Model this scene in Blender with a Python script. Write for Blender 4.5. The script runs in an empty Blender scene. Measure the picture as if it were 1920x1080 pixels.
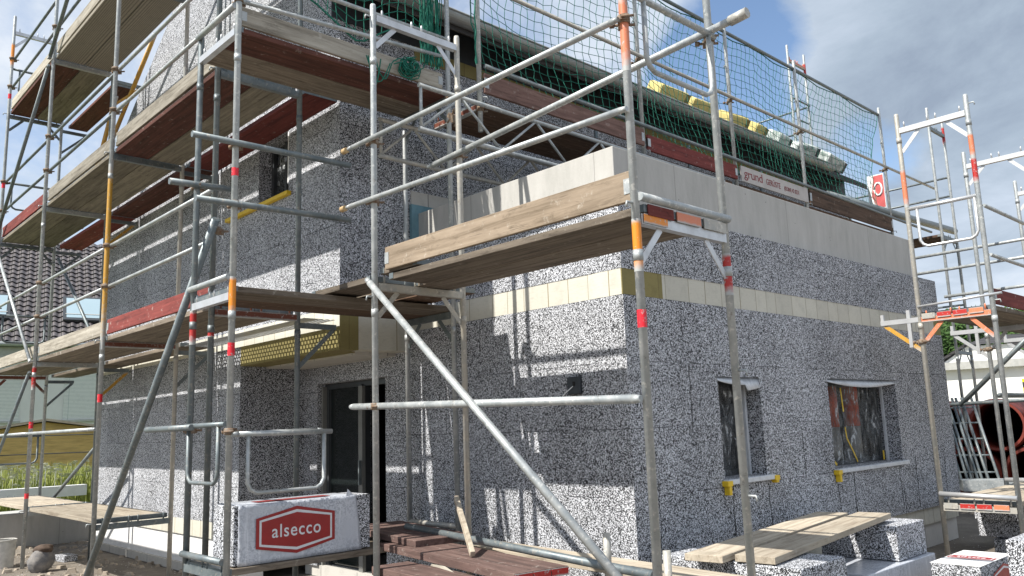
import bpy, math, random
from mathutils import Vector, Matrix
R = math.radians
random.seed(7)
sc = bpy.context.scene
col = sc.collection

# ------------------------------------------------------------------ camera
cam_d = bpy.data.cameras.new('camera'); cam = bpy.data.objects.new('camera', cam_d); col.objects.link(cam)
cam_d.sensor_width = 36; cam_d.lens = 1538/1920*36; cam_d.clip_end = 2000; cam_d.clip_start = .05
AX = Vector((0.730672, -0.681862, -0.034398)); AY = Vector((0.088473, 0.144523, -0.985538)); AZ = Vector((0.676972, 0.717062, 0.165925))
m = Matrix((AX, -AY, -AZ)).transposed().to_4x4(); m.translation = Vector((0, 0, 1.55)); cam.matrix_world = m
sc.camera = cam
# ------------------------------------------------------------------ light
SUNV = Vector((1, -.18, -1.2)).normalized()       # direction the light travels
sun_el = math.asin(-SUNV.z); az = math.atan2(-SUNV.x, -SUNV.y)
sd = bpy.data.lights.new('sun', 'SUN'); sd.energy = 5.0; sd.angle = R(.53); sd.color = (1, .955, .88)
so = bpy.data.objects.new('sun', sd); col.objects.link(so); so.rotation_euler = SUNV.to_track_quat('-Z', 'Y').to_euler()
sc.view_settings.view_transform = 'Standard'; sc.view_settings.look = 'None'; sc.view_settings.gamma = 1
sc.view_settings.exposure = .6
W = bpy.data.worlds.new('World'); sc.world = W; W.use_nodes = True

class NT:
    """tiny node helper"""
    def __init__(s, t): s.t = t; s.n = t.nodes; s.l = t.links; s.n.clear()
    def new(s, typ, **kw):
        nd = s.n.new(typ)
        for k, v in kw.items():
            if k.startswith('i_'): s.put(nd, k[2:].replace('_', ' '), v)
            else: setattr(nd, k, v)
        return nd
    def put(s, nd, key, v):
        sk = nd.inputs[int(key)] if key.isdigit() else nd.inputs[key]
        if isinstance(v, bpy.types.NodeSocket): s.l.new(v, sk)
        elif isinstance(v, bpy.types.Node): s.l.new(v.outputs[0], sk)
        elif isinstance(v, (tuple, list)) and len(v) == 3 and sk.type == 'RGBA': sk.default_value = (*v, 1)
        else: sk.default_value = v
    def math(s, op, a, b=0.0, clamp=False):
        nd = s.new('ShaderNodeMath', operation=op, use_clamp=clamp); s.put(nd, '0', a); s.put(nd, '1', b); return nd.outputs[0]
    def vmath(s, op, a, b=None):
        nd = s.new('ShaderNodeVectorMath', operation=op); s.put(nd, '0', a)
        if b is not None: s.put(nd, '1', b)
        return nd.outputs['Value' if op in ('DOT_PRODUCT', 'LENGTH') else 'Vector']
    def mix(s, f, a, b, blend='MIX'):
        nd = s.new('ShaderNodeMix', data_type='RGBA', blend_type=blend)
        s.put(nd, '0', f); s.put(nd, '6', a); s.put(nd, '7', b); return nd.outputs[2]
    def ramp(s, f, stops, interp='LINEAR'):
        nd = s.new('ShaderNodeValToRGB'); s.put(nd, '0', f); r = nd.color_ramp; r.interpolation = interp
        while len(r.elements) < len(stops): r.elements.new(.5)
        for e, (p, c) in zip(r.elements, stops):
            e.position = p; e.color = (c, c, c, 1) if isinstance(c, (int, float)) else (*c, 1)
        return nd.outputs[0]
    def noise(s, vec, scale, detail=4, rough=.55, dist=0):
        nd = s.new('ShaderNodeTexNoise'); s.put(nd, 'Vector', vec); nd.inputs['Scale'].default_value = scale
        nd.inputs['Detail'].default_value = detail; nd.inputs['Roughness'].default_value = rough; nd.inputs['Distortion'].default_value = dist
        return nd.outputs[0]
    def coord(s, which='Object', scale=None):
        c = s.new('ShaderNodeTexCoord').outputs[which]
        if scale is not None:
            mp = s.new('ShaderNodeMapping'); s.l.new(c, mp.inputs[0]); mp.inputs['Scale'].default_value = scale; c = mp.outputs[0]
        return c

w = NT(W.node_tree)
sky = w.new('ShaderNodeTexSky', sky_type='NISHITA', sun_disc=False, sun_elevation=sun_el, sun_rotation=az)
sky.air_density = 1.0; sky.dust_density = .6; sky.ozone_density = 1.5
dirv = w.coord('Generated')
nrm = w.vmath('NORMALIZE', dirv)
sep = w.new('ShaderNodeSeparateXYZ'); w.l.new(nrm, sep.inputs[0])
zz = w.math('ADD', w.math('MAXIMUM', sep.outputs[2], 0.0), .22)
px = w.math('DIVIDE', sep.outputs[0], zz); py = w.math('DIVIDE', sep.outputs[1], zz)
cv = w.new('ShaderNodeCombineXYZ'); w.l.new(px, cv.inputs[0]); w.l.new(py, cv.inputs[1])
n1 = w.noise(cv.outputs[0], 1.15, 10, .62, .3)
def blob(d, inner, outer):          # a patch of clear sky or of heavy cloud round a compass direction
    dd = w.vmath('DOT_PRODUCT', nrm, Vector(d).normalized())
    mr = w.new('ShaderNodeMapRange'); w.l.new(dd, mr.inputs[0]); mr.inputs[1].default_value = math.cos(R(outer)); mr.inputs[2].default_value = math.cos(R(inner))
    return mr.outputs[0]
def pdir(x, y):
    return AX*(x-960) + AY*(y-540) + AZ*1538 if False else Vector((0.730672*(x-960)+0.088473*(y-540)+0.676972*1538, -0.681862*(x-960)+0.144523*(y-540)+0.717062*1538, -0.034398*(x-960)-0.985538*(y-540)+0.165925*1538))
clear = w.math('MAXIMUM', blob(pdir(1400, 90), 1, 6), w.math('MAXIMUM', blob(pdir(1640, 300), 1, 4.5), blob(pdir(1380, 170), .5, 6.5)))
heavy = blob(pdir(1760, 150), 3, 14)
dens = w.math('ADD', w.math('SUBTRACT', n1, w.math('MULTIPLY', clear, .30)), w.math('MULTIPLY', heavy, .25))
cover = w.ramp(dens, [(.34, 0), (.50, 1)])
n2 = w.noise(cv.outputs[0], 2.2, 10, .62, .4)
ccol = w.ramp(w.math('ADD', n2, w.math('MULTIPLY', heavy, .40)), [(.34, (1.0, 1.06, 1.14)), (.58, (.76, .86, 1.0)), (.84, (.50, .60, .72)), (1.0, (.38, .46, .58))])
skyc = w.mix(1.0, sky.outputs[0], (.21, .21, .21), 'MULTIPLY')
skyc = w.mix(w.math('MULTIPLY', cover, .96), skyc, ccol)
bg = w.new('ShaderNodeBackground'); w.l.new(skyc, bg.inputs[0]); bg.inputs[1].default_value = .60
wo = w.new('ShaderNodeOutputWorld'); w.l.new(bg.outputs[0], wo.inputs[0])

# ------------------------------------------------------------------ materials
def mat(name):
    mt = bpy.data.materials.new(name); mt.use_nodes = True
    t = NT(mt.node_tree); b = t.new('ShaderNodeBsdfPrincipled'); o = t.new('ShaderNodeOutputMaterial'); t.l.new(b.outputs[0], o.inputs[0])
    return mt, t, b
def bump(t, b, h, strength=.3, dist=.01):
    n = t.new('ShaderNodeBump'); n.inputs['Strength'].default_value = strength; n.inputs['Distance'].default_value = dist
    t.put(n, 'Height', h); t.l.new(n.outputs[0], b.inputs['Normal'])
def rnd(t): return t.new('ShaderNodeObjectInfo').outputs['Random']
def wallcoord(t, wobble=0):
    """x: along the wall, y: height, whatever way the wall faces"""
    tc = t.new('ShaderNodeTexCoord'); g = t.new('ShaderNodeNewGeometry')
    ps = t.new('ShaderNodeSeparateXYZ'); t.l.new(g.outputs['Position'], ps.inputs[0])
    ns = t.new('ShaderNodeSeparateXYZ'); t.l.new(g.outputs['True Normal'], ns.inputs[0])
    ax = t.math('ABSOLUTE', ns.outputs[0]); ay = t.math('ABSOLUTE', ns.outputs[1])
    sel = t.math('GREATER_THAN', ax, ay)
    u = t.math('ADD', t.math('MULTIPLY', ps.outputs[0], t.math('SUBTRACT', 1, sel)), t.math('MULTIPLY', ps.outputs[1], sel))
    c = t.new('ShaderNodeCombineXYZ'); t.l.new(u, c.inputs[0]); t.l.new(ps.outputs[2], c.inputs[1])
    return c.outputs[0], g.outputs['Position']
def eps_mat(name, world=True, seams=True):
    mt, t, b = mat(name)
    if world: uv, pos = wallcoord(t)
    else: pos = t.coord('Object'); uv = pos
    wob = t.new('ShaderNodeTexNoise'); t.l.new(pos, wob.inputs['Vector']); wob.inputs['Scale'].default_value = 90; wob.inputs['Detail'].default_value = 1
    p2 = t.vmath('ADD', pos, t.vmath('SCALE', wob.outputs['Color'])); t.n[-1]
    sc_ = [n for n in t.n if n.type == 'VECT_MATH' and n.operation == 'SCALE'][-1]; sc_.inputs['Scale'].default_value = .008
    v = t.new('ShaderNodeTexVoronoi', feature='F1'); t.l.new(p2, v.inputs['Vector']); v.inputs['Scale'].default_value = 168
    s = t.new('ShaderNodeSeparateColor'); t.l.new(v.outputs['Color'], s.inputs[0])
    big = t.noise(pos, 1.3, 3)
    sh = t.math('ADD', s.outputs[0], t.math('MULTIPLY', t.math('SUBTRACT', big, .5), .35))
    beads = t.ramp(sh, [(0, .016), (.33, .03), (.47, .15), (.60, .44), (.72, .70), (1, .78)])
    base = t.mix(1.0, beads, (.96, .985, 1.05), 'MULTIPLY')
    if seams:
        br = t.new('ShaderNodeTexBrick'); t.l.new(uv, br.inputs['Vector']); br.offset = .5
        br.inputs['Scale'].default_value = 1; br.inputs['Brick Width'].default_value = 1.0; br.inputs['Row Height'].default_value = .5
        br.inputs['Mortar Size'].default_value = .0035; br.inputs['Mortar Smooth'].default_value = .6
        br.inputs['Color1'].default_value = (.86, .86, .86, 1); br.inputs['Color2'].default_value = (1, 1, 1, 1); br.inputs['Mortar'].default_value = (1, 1, 1, 1)
        base = t.mix(1.0, base, br.outputs['Color'], 'MULTIPLY')
        gate = t.ramp(t.noise(pos, 2.1, 3), [(.38, .12), (.54, .95)])
        base = t.mix(t.math('MULTIPLY', br.outputs['Fac'], gate), base, (.015, .015, .018))
        dv = t.new('ShaderNodeTexVoronoi'); t.l.new(pos, dv.inputs['Vector']); dv.inputs['Scale'].default_value = 1.9
        ds = t.new('ShaderNodeSeparateColor'); t.l.new(dv.outputs['Color'], ds.inputs[0])
        dm = t.math('MULTIPLY', t.ramp(dv.outputs['Distance'], [(.055, .55), (.075, 0)]), t.math('GREATER_THAN', ds.outputs[1], .45))
        base = t.mix(dm, base, (.34, .35, .37))          # filled fixing holes
        # sanding dust smears
        base = t.mix(t.ramp(t.noise(pos, 3.1, 6, .7), [(.58, 0), (.85, .22)]), base, (.40, .42, .46))
    t.l.new(base, b.inputs['Base Color']); b.inputs['Roughness'].default_value = .85; b.inputs['Specular IOR Level'].default_value = .25
    bump(t, b, t.math('ADD', v.outputs['Distance'], t.math('MULTIPLY', s.outputs[1], .02)), .5, .004)
    return mt
M = {}
M['eps'] = eps_mat('eps_boards'); M['eps_block'] = eps_mat('eps_block', world=False, seams=False)
def joint_mat(name, colr, bw, rh, jc, var=.12, ms=.004, offs=.0, fine=True):
    mt, t, b = mat(name); uv, pos = wallcoord(t)
    wp = t.new('ShaderNodeCombineXYZ'); t.l.new(t.math('MULTIPLY', t.math('SUBTRACT', t.noise(t.vmath('MULTIPLY', uv, Vector((1, 0, 0))), 1.6, 1), .5), .45 if fine else .0), wp.inputs[0])
    br = t.new('ShaderNodeTexBrick'); t.l.new(t.vmath('ADD', uv, wp.outputs[0]), br.inputs['Vector']); br.offset = offs
    br.inputs['Scale'].default_value = 1; br.inputs['Brick Width'].default_value = bw; br.inputs['Row Height'].default_value = rh
    br.inputs['Mortar Size'].default_value = ms; br.inputs['Mortar Smooth'].default_value = .3
    br.inputs['Color1'].default_value = (*[c*(1-var) for c in colr], 1); br.inputs['Color2'].default_value = (*colr, 1); br.inputs['Mortar'].default_value = (*jc, 1)
    base = t.mix(t.ramp(t.noise(pos, 9, 6, .7), [(.5, 0), (.75, .45)]), br.outputs['Color'], tuple(c*.6 for c in colr))
    if fine: 
        rib = t.noise(t.vmath('MULTIPLY', pos, Vector((20, 20, 220))), 1, 2)
        base = t.mix(t.ramp(rib, [(.5, 0), (.7, .22)]), base, tuple(c*.45 for c in colr))
    t.l.new(base, b.inputs['Base Color']); b.inputs['Roughness'].default_value = .9
    bump(t, b, br.outputs['Fac'], -.6, .004)
    return mt
M['lamella'] = joint_mat('coated_wool_lamella', (.60, .58, .50), .245, 5.0, (.23, .19, .11))
M['wool'] = joint_mat('mineral_wool', (.26, .22, .085), .31, 5, (.12, .09, .03), .2, .003, 0, True)
M['plinth'] = joint_mat('plinth_blocks', (.62, .60, .57), .52, .26, (.05, .05, .05), .08, .004, .5, False)
M['plinth_low'] = joint_mat('plinth_render_boards', (.52, .50, .46), .72, .5, (.10, .10, .10), .06, .005, .5, False)
def conc():
    mt, t, b = mat('raw_concrete'); uv, pos = wallcoord(t)
    st = t.noise(t.vmath('MULTIPLY', pos, Vector((7, 7, 1.6))), 1, 7, .68)
    c = t.ramp(st, [(.28, (.37, .365, .34)), (.52, (.45, .44, .415)), (.75, (.50, .49, .465))])
    c = t.mix(t.ramp(t.noise(pos, 2.5, 5, .65), [(.45, 0), (.75, .35)]), c, (.39, .385, .36))
    hole = t.new('ShaderNodeTexVoronoi'); t.l.new(pos, hole.inputs['Vector']); hole.inputs['Scale'].default_value = 7
    c = t.mix(t.ramp(hole.outputs['Distance'], [(.035, .8), (.06, 0)]), c, (.1, .1, .09))
    br = t.new('ShaderNodeTexBrick'); t.l.new(uv, br.inputs['Vector']); br.offset = 0
    br.inputs['Scale'].default_value = 1; br.inputs['Brick Width'].default_value = 1.9; br.inputs['Row Height'].default_value = 7; br.inputs['Mortar Size'].default_value = .006
    c = t.mix(t.math('MULTIPLY', br.outputs['Fac'], .5), c, (.2, .19, .17))
    t.l.new(c, b.inputs['Base Color']); b.inputs['Roughness'].default_value = .82
    bump(t, b, t.noise(pos, 40, 5), .25, .006); return mt
M['concrete'] = conc()
def plain(name, c, rough=.6, metal=0, var=.25, nscale=8, alt=None, bmp=0, spec=.5, axis=None):
    mt, t, b = mat(name); o = t.coord('Object', axis) ; 
    o2 = t.vmath('ADD', o, t.vmath('SCALE', Vector((13.7, 5.1, 9.3)))); s_ = [n for n in t.n if n.type == 'VECT_MATH' and n.operation == 'SCALE'][-1]; t.l.new(rnd(t), s_.inputs['Scale'])
    n = t.noise(o2, nscale, 6, .65)
    alt = alt or tuple(x*(1-var) for x in c)
    cc = t.mix(t.ramp(n, [(.38, 0), (.66, 1)]), c, alt)
    t.l.new(cc, b.inputs['Base Color']); b.inputs['Roughness'].default_value = rough; b.inputs['Metallic'].default_value = metal
    b.inputs['Specular IOR Level'].default_value = spec
    t.l.new(t.ramp(n, [(.3, max(rough-.12, .05)), (.7, min(rough+.12, 1))]), b.inputs['Roughness'])
    if bmp: bump(t, b, t.noise(o2, nscale*4, 4), bmp, .004)
    return mt
def steel(name, c1, c2, spots, metal=.55):
    mt, t, b = mat(name); g = t.new('ShaderNodeNewGeometry').outputs['Position']
    n = t.noise(g, 9, 6, .7); n2 = t.noise(g, 34, 4, .6)
    c = t.mix(t.ramp(n, [(.38, 0), (.62, 1)]), c1, c2)
    c = t.mix(t.ramp(n2, [(.57, 0), (.66, .8)]), c, spots); c = t.mix(t.ramp(t.noise(g, 15, 6, .75), [(.60, 0), (.68, .65)]), c, (.17, .14, .11))
    c = t.mix(t.math('MULTIPLY', rnd(t), .12), c, (.28, .27, .25))
    t.l.new(c, b.inputs['Base Color']); b.inputs['Metallic'].default_value = metal
    t.l.new(t.ramp(n, [(.3, .38), (.7, .62)]), b.inputs['Roughness']); bump(t, b, n2, .12, .002); return mt
M['steel'] = steel('galvanised_steel', (.33, .36, .37), (.46, .48, .48), (.66, .66, .63), .4)
M['steel_dark'] = steel('old_dark_steel', (.12, .15, .165), (.19, .22, .23), (.30, .29, .26), .4)
M['steel_beige'] = steel('cement_splashed_steel', (.46, .43, .37), (.36, .36, .34), (.62, .59, .52), .2)
M['alu'] = plain('aluminium', (.62, .63, .64), .42, .6, .2)
M['rust'] = plain('rusty_coupler', (.20, .12, .07), .8, .3, .5, 30, alt=(.30, .27, .23))
def paint(name, c): 
    mt, t, b = mat(name); g = t.new('ShaderNodeNewGeometry').outputs['Position']
    f = t.ramp(t.noise(g, 38, 5, .7), [(.58, 0), (.66, .85)])
    if name != 'red_sticker':       # sprayed paint thins out towards its ends
        gs = t.new('ShaderNodeSeparateXYZ'); t.l.new(t.coord('Generated'), gs.inputs[0])
        e = t.math('ADD', t.math('MINIMUM', gs.outputs[2], t.math('MULTIPLY', t.math('SUBTRACT', 1, gs.outputs[2]), 2.5)), t.math('MULTIPLY', t.math('SUBTRACT', t.noise(g, 30, 4), .5), .3))
        f = t.math('MAXIMUM', f, t.ramp(e, [(.04, 1), (.26, 0)]))
    t.l.new(t.mix(f, c, (.40, .41, .40)), b.inputs['Base Color']); b.inputs['Roughness'].default_value = .45; return mt
M['orange'] = paint('orange_paint', (.72, .24, .015)); M['red'] = paint('red_paint', (.42, .025, .02)); M['ochre'] = paint('ochre_paint', (.50, .27, .035))
M['rustpaint'] = paint('rust_brown_paint', (.16, .05, .03)); M['sticker'] = paint('red_sticker', (.68, .015, .03)); M['salmon'] = paint('faded_orange_paint', (.62, .20, .10))
M['white'] = plain('white_film_print', (.78, .78, .78), .5, 0, .08)
def wood(name, a, bb, dark, wear=.4):
    mt, t, b = mat(name); o = t.coord('Object')
    off = t.new('ShaderNodeCombineXYZ'); r = rnd(t); t.l.new(t.math('MULTIPLY', r, 31), off.inputs[0]); t.l.new(t.math('MULTIPLY', r, 7), off.inputs[1])
    p = t.vmath('ADD', o, off.outputs[0])
    gr = t.noise(t.vmath('MULTIPLY', p, Vector((1.3, 24, 24))), 1, 6, .62, .4)
    c = t.ramp(gr, [(.30, dark), (.48, bb), (.68, a)])
    st = t.noise(t.vmath('MULTIPLY', p, Vector((1.2, 5, 5))), 1.4, 6, .7)
    c = t.mix(t.ramp(st, [(.50, 0), (.66, wear)]), c, tuple(x*.55 for x in bb))
    c = t.mix(t.ramp(t.noise(p, 14, 5, .7), [(.60, 0), (.72, .4)]), c, (.60, .57, .51))
    c = t.mix(t.ramp(t.noise(t.vmath('MULTIPLY', p, Vector((.8, 3, 3))), 6, 7, .75, .6), [(.54, 0), (.66, .55)]), c, tuple(x*.7 for x in dark))
    sc_l = t.noise(t.vmath('MULTIPLY', p, Vector((3, 60, 60))), 1, 3, .5); c = t.mix(t.ramp(sc_l, [(.64, 0), (.68, .5)]), c, tuple(x*.6 for x in dark))
    hs = t.new('ShaderNodeHueSaturation'); t.l.new(c, hs.inputs['Color']); t.l.new(t.math('ADD', .72, t.math('MULTIPLY', r, .5)), hs.inputs['Value'])
    t.l.new(hs.outputs[0], b.inputs['Base Color']); b.inputs['Roughness'].default_value = .86; b.inputs['Specular IOR Level'].default_value = .2
    bump(t, b, gr, .35, .004); return mt
M['wood'] = wood('weathered_plank', (.255, .215, .17), (.175, .145, .115), (.08, .065, .05))
M['wood_pale'] = wood('pale_plank', (.47, .415, .33), (.38, .33, .26), (.23, .185, .14), .4)
M['wood_grey'] = wood('grey_toe_board', (.44, .41, .35), (.33, .30, .25), (.17, .15, .12), .5)
M['wood_red'] = wood('red_coated_board', (.23, .06, .052), (.17, .045, .04), (.10, .032, .03), .4)
M['wood_dark'] = wood('dark_brown_plank', (.19, .12, .085), (.13, .085, .06), (.06, .04, .03))
M['ply'] = wood('coated_ply_deck', (.29, .26, .20), (.22, .195, .15), (.11, .095, .075), .45)
M['ply_red'] = wood('red_brown_ply_deck', (.145, .06, .045), (.10, .043, .034), (.05, .026, .02), .5)
M['net'] = plain('green_net_cord', (.0, .15, .10), .7, 0, .3, 20)
M['black'] = plain('black_gap', (.012, .012, .012), .9)
M['anthracite'] = plain('anthracite_panel', (.028, .034, .042), .55, 0, .2)
M['soffit'] = plain('pale_soffit', (.42, .42, .40), .6, 0, .2, 5)
M['zinc'] = plain('zinc_gutter', (.36, .38, .38), .45, .4, .2, 5)
M['frame_dark'] = plain('dark_door_frame', (.05, .055, .06), .4, 0, .2)
M['frame_grey'] = plain('grey_aluminium_post', (.20, .20, .19), .5, 0, .2)
M['yellow'] = plain('yellow_tape', (.78, .52, .02), .5, 0, .15, 15)
M['dirt'] = None; M['ochre_pale'] = plain('tan_tag', (.52, .36, .18), .7)
M['roof_dark'] = joint_mat('dark_roof_membrane', (.06, .06, .065), 1.0, .3, (.02, .02, .02))
M['render_white'] = plain('white_render', (.80, .80, .77), .9, 0, .06, 1.2)
M['render_grey'] = plain('pale_grey_render', (.64, .63, .63), .9, 0, .1, 1.2)
M['pvc'] = plain('red_brown_pipe', (.20, .035, .022), .5, 0, .3, 6)
M['pvc_grey'] = plain('grey_plastic_pipe', (.20, .23, .235), .45, 0, .15, 6)
M['bark'] = plain('bark', (.10, .075, .05), .9, 0, .4, 12)
def leaf(name, c, c2):
    mt, t, b = mat(name); g = t.new('ShaderNodeNewGeometry')
    n = t.noise(g.outputs['Position'], 1.1, 4); 
    c_ = t.mix(t.ramp(n, [(.35, 0), (.65, 1)]), c, c2); c_ = t.mix(t.math('MULTIPLY', g.outputs['Random Per Island'], .5), c_, tuple(x*1.5 for x in c2))
    t.l.new(c_, b.inputs['Base Color']); b.inputs['Roughness'].default_value = .6; b.inputs['Specular IOR Level'].default_value = .2
    return mt
M['leaf'] = leaf('tree_leaves', (.022, .052, .014), (.05, .095, .024)); M['grass'] = leaf('tall_grass', (.17, .22, .045), (.32, .34, .10))
M['flower'] = plain('white_umbels', (.8, .8, .72), .8)
def film():
    mt, t, b = mat('clear_plastic_film'); o = t.coord('Object')
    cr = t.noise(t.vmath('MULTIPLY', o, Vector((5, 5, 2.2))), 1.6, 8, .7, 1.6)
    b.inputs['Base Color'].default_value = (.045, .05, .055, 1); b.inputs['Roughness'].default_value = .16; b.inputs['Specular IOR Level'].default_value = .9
    t.l.new(t.ramp(cr, [(.40, (.035, .038, .04)), (.50, (.13, .14, .145)), (.55, (.05, .055, .06)), (.615, (.62, .65, .67)), (.65, (.10, .11, .115))]), b.inputs['Base Color'])  # pale streaks in the colour imitate sky glints on the wrinkles
    bump(t, b, cr, .9, .03)
    tr = t.new('ShaderNodeBsdfTransparent'); mx = t.new('ShaderNodeMixShader'); mx.inputs[0].default_value = .5; t.l.new(tr.outputs[0], mx.inputs[1]); t.l.new(b.outputs[0], mx.inputs[2])
    t.l.new(mx.outputs[0], [n for n in t.n if n.type == 'OUTPUT_MATERIAL'][0].inputs[0]); t.l.new(t.ramp(cr, [(.42, .28), (.62, .9)]), mx.inputs[0]); return mt
M['film'] = film(); M['orangecyl'] = plain('vivid_orange_red', (1.0, .16, .05), .4)
def wrap():
    mt, t, b = mat('milky_wrapping_film'); o = t.coord('Object')
    v = t.new('ShaderNodeTexVoronoi'); t.l.new(o, v.inputs['Vector']); v.inputs['Scale'].default_value = 95
    s = t.new('ShaderNodeSeparateColor'); t.l.new(v.outputs['Color'], s.inputs[0])
    sp = t.ramp(s.outputs[0], [(.3, (.33, .36, .42)), (.6, (.62, .65, .71))])
    f = t.ramp(t.noise(o, 3.5, 4), [(.4, .25), (.62, .95)])
    c = t.mix(f, sp, (.54, .57, .63))
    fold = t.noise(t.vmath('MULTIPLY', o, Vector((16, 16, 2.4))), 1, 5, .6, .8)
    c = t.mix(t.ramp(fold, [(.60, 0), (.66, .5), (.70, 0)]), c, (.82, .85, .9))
    t.l.new(c, b.inputs['Base Color']); b.inputs['Roughness'].default_value = .25; bump(t, b, fold, .6, .012); return mt
M['wrap'] = wrap(); M['brand_red'] = plain('print_red', (.33, .022, .022), .4, 0, .15, 10)
M['glass'] = plain('dark_glass', (.012, .016, .016), .06, 0, .1, 1, spec=.8)
def dirt():
    mt, t, b = mat('building_site_earth'); p = t.new('ShaderNodeNewGeometry').outputs['Position']
    n = t.noise(p, .9, 8, .65); n2 = t.noise(p, 11, 6, .7)
    c = t.ramp(n, [(.3, (.12, .10, .08)), (.52, (.19, .165, .135)), (.7, (.27, .24, .20))])
    c = t.mix(t.ramp(n2, [(.58, 0), (.68, .6)]), c, (.42, .36, .28)); c = t.mix(t.ramp(n2, [(.28, .6), (.4, 0)]), c, (.08, .055, .035))
    t.l.new(c, b.inputs['Base Color']); b.inputs['Roughness'].default_value = .95; bump(t, b, t.math('ADD', n, n2), .8, .05); return mt
M['dirt'] = dirt()
def lawn():
    mt, t, b = mat('meadow_soil'); p = t.new('ShaderNodeNewGeometry').outputs['Position']
    c = t.ramp(t.noise(p, .35, 6, .6), [(.35, (.06, .10, .025)), (.6, (.12, .17, .045))]); t.l.new(c, b.inputs['Base Color']); b.inputs['Roughness'].default_value = .95; return mt
M['meadow'] = lawn()
def tiles():
    mt, t, b = mat('clay_roof_tiles'); o = t.coord('Object')
    br = t.new('ShaderNodeTexBrick'); t.l.new(o, br.inputs['Vector']); br.offset = 0
    br.inputs['Scale'].default_value = 1; br.inputs['Brick Width'].default_value = .30; br.inputs['Row Height'].default_value = .36; br.inputs['Mortar Size'].default_value = .02
    br.inputs['Color1'].default_value = (.085, .075, .078, 1); br.inputs['Color2'].default_value = (.125, .11, .11, 1); br.inputs['Mortar'].default_value = (.02, .018, .018, 1)
    t.l.new(br.outputs['Color'], b.inputs['Base Color']); b.inputs['Roughness'].default_value = .45; return mt
M['tiles'] = tiles()
M['skyglass'] = plain('roof_window_glass', (.30, .40, .45), .08, 0, .05, 1, spec=1)
M['blind'] = joint_mat('roller_blind', (.66, .66, .65), 9, .05, (.22, .28, .29), .03, .006, 0, False)
M['cabinyellow'] = plain('yellow_site_container', (.85, .68, .0), .5, 0, .1)
M['shedwood'] = plain('shed_boards', (.62, .43, .16), .85, 0, .3, 3, axis=(1, 1, 8))

# ------------------------------------------------------------------ mesh builder
class MB:
    def __init__(s): s.v = []; s.f = []; s.smooth = []
    def quadbox(s, P):
        i = len(s.v); s.v += [tuple(p) for p in P]
        for f in ((0, 3, 2, 1), (4, 5, 6, 7), (0, 1, 5, 4), (1, 2, 6, 5), (2, 3, 7, 6), (3, 0, 4, 7)): s.f.append([i+k for k in f]); s.smooth.append(False)
        return s
    def box(s, a, b):
        x0, y0, z0 = a; x1, y1, z1 = b
        return s.quadbox([(x0, y0, z0), (x1, y0, z0), (x1, y1, z0), (x0, y1, z0), (x0, y0, z1), (x1, y0, z1), (x1, y1, z1), (x0, y1, z1)])
    def bar(s, p, q, wd, ht, up=(0, 0, 1)):
        p, q = Vector(p), Vector(q); d = (q-p).normalized(); u = Vector(up); sd_ = d.cross(u)
        if sd_.length < 1e-4: sd_ = d.cross(Vector((1, 0, 0)))
        sd_.normalize(); u = sd_.cross(d).normalized(); a = sd_*wd/2; c = u*ht/2
        return s.quadbox([p-a-c, p+a-c, q+a-c, q-a-c, p-a+c, p+a+c, q+a+c, q-a+c])
    def tube(s, pts, r, n=12, cap=True):
        pts = [Vector(p) for p in pts]; base = len(s.v); k = len(pts); prev = None
        for i, p in enumerate(pts):
            d = (pts[min(i+1, k-1)] - pts[max(i-1, 0)]).normalized()
            if prev is None:
                a = d.orthogonal().normalized()
            else: a = (prev - d*prev.dot(d)).normalized()
            prev = a; b = d.cross(a); rr = r[i] if isinstance(r, (list, tuple)) else r
            for j in range(n):
                t = 2*math.pi*j/n; s.v.append(tuple(p + a*math.cos(t)*rr + b*math.sin(t)*rr))
        for i in range(k-1):
            for j in range(n):
                s.f.append([base+i*n+j, base+i*n+(j+1) % n, base+(i+1)*n+(j+1) % n, base+(i+1)*n+j]); s.smooth.append(n > 5)
        if cap:
            s.f.append([base+j for j in range(n)][::-1]); s.f.append([base+(k-1)*n+j for j in range(n)]); s.smooth += [False, False]
        return s
    def poly(s, pts): i = len(s.v); s.v += [tuple(p) for p in pts]; s.f.append(list(range(i, i+len(pts)))); s.smooth.append(False); return s
    def prism(s, pts, ext):
        i = len(s.v); n = len(pts); e = Vector(ext); s.v += [tuple(p) for p in pts] + [tuple(Vector(p)+e) for p in pts]
        s.f.append(list(range(i+n-1, i-1, -1))); s.f.append(list(range(i+n, i+2*n))); s.smooth += [False]*2
        for j in range(n): s.f.append([i+j, i+(j+1) % n, i+n+(j+1) % n, i+n+j]); s.smooth.append(False)
        return s
    def build(s, name, m, parent=None, bevel=0):
        me = bpy.data.meshes.new(name); me.from_pydata(s.v, [], s.f); me.update()
        me.polygons.foreach_set('use_smooth', s.smooth)
        me.materials.append(M[m] if isinstance(m, str) else m)
        o = bpy.data.objects.new(name, me); col.objects.link(o)
        if parent is not None: o.parent = parent
        if bevel:
            b = o.modifiers.new('bevel', 'BEVEL'); b.width = bevel; b.segments = 2; b.limit_method = 'ANGLE'
        return o
def tag(o, label=None, cat=None, group=None, kind=None):
    if label: o['label'] = label
    if cat: o['category'] = cat
    if group: o['group'] = group
    if kind: o['kind'] = kind
    return o
def empty(name, label=None, cat=None, group=None, loc=(0, 0, 0)):
    o = bpy.data.objects.new(name, None); col.objects.link(o); o.location = loc; o.empty_display_size = .2; return tag(o, label, cat, group)
def tube(parent, name, p, q, m='steel', r=.0242, n=14): return MB().tube([p, q], r, n).build(name, m, parent)
# world-space mesh that becomes child geometry in the parent's frame: all roots sit at the origin unless noted

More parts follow.
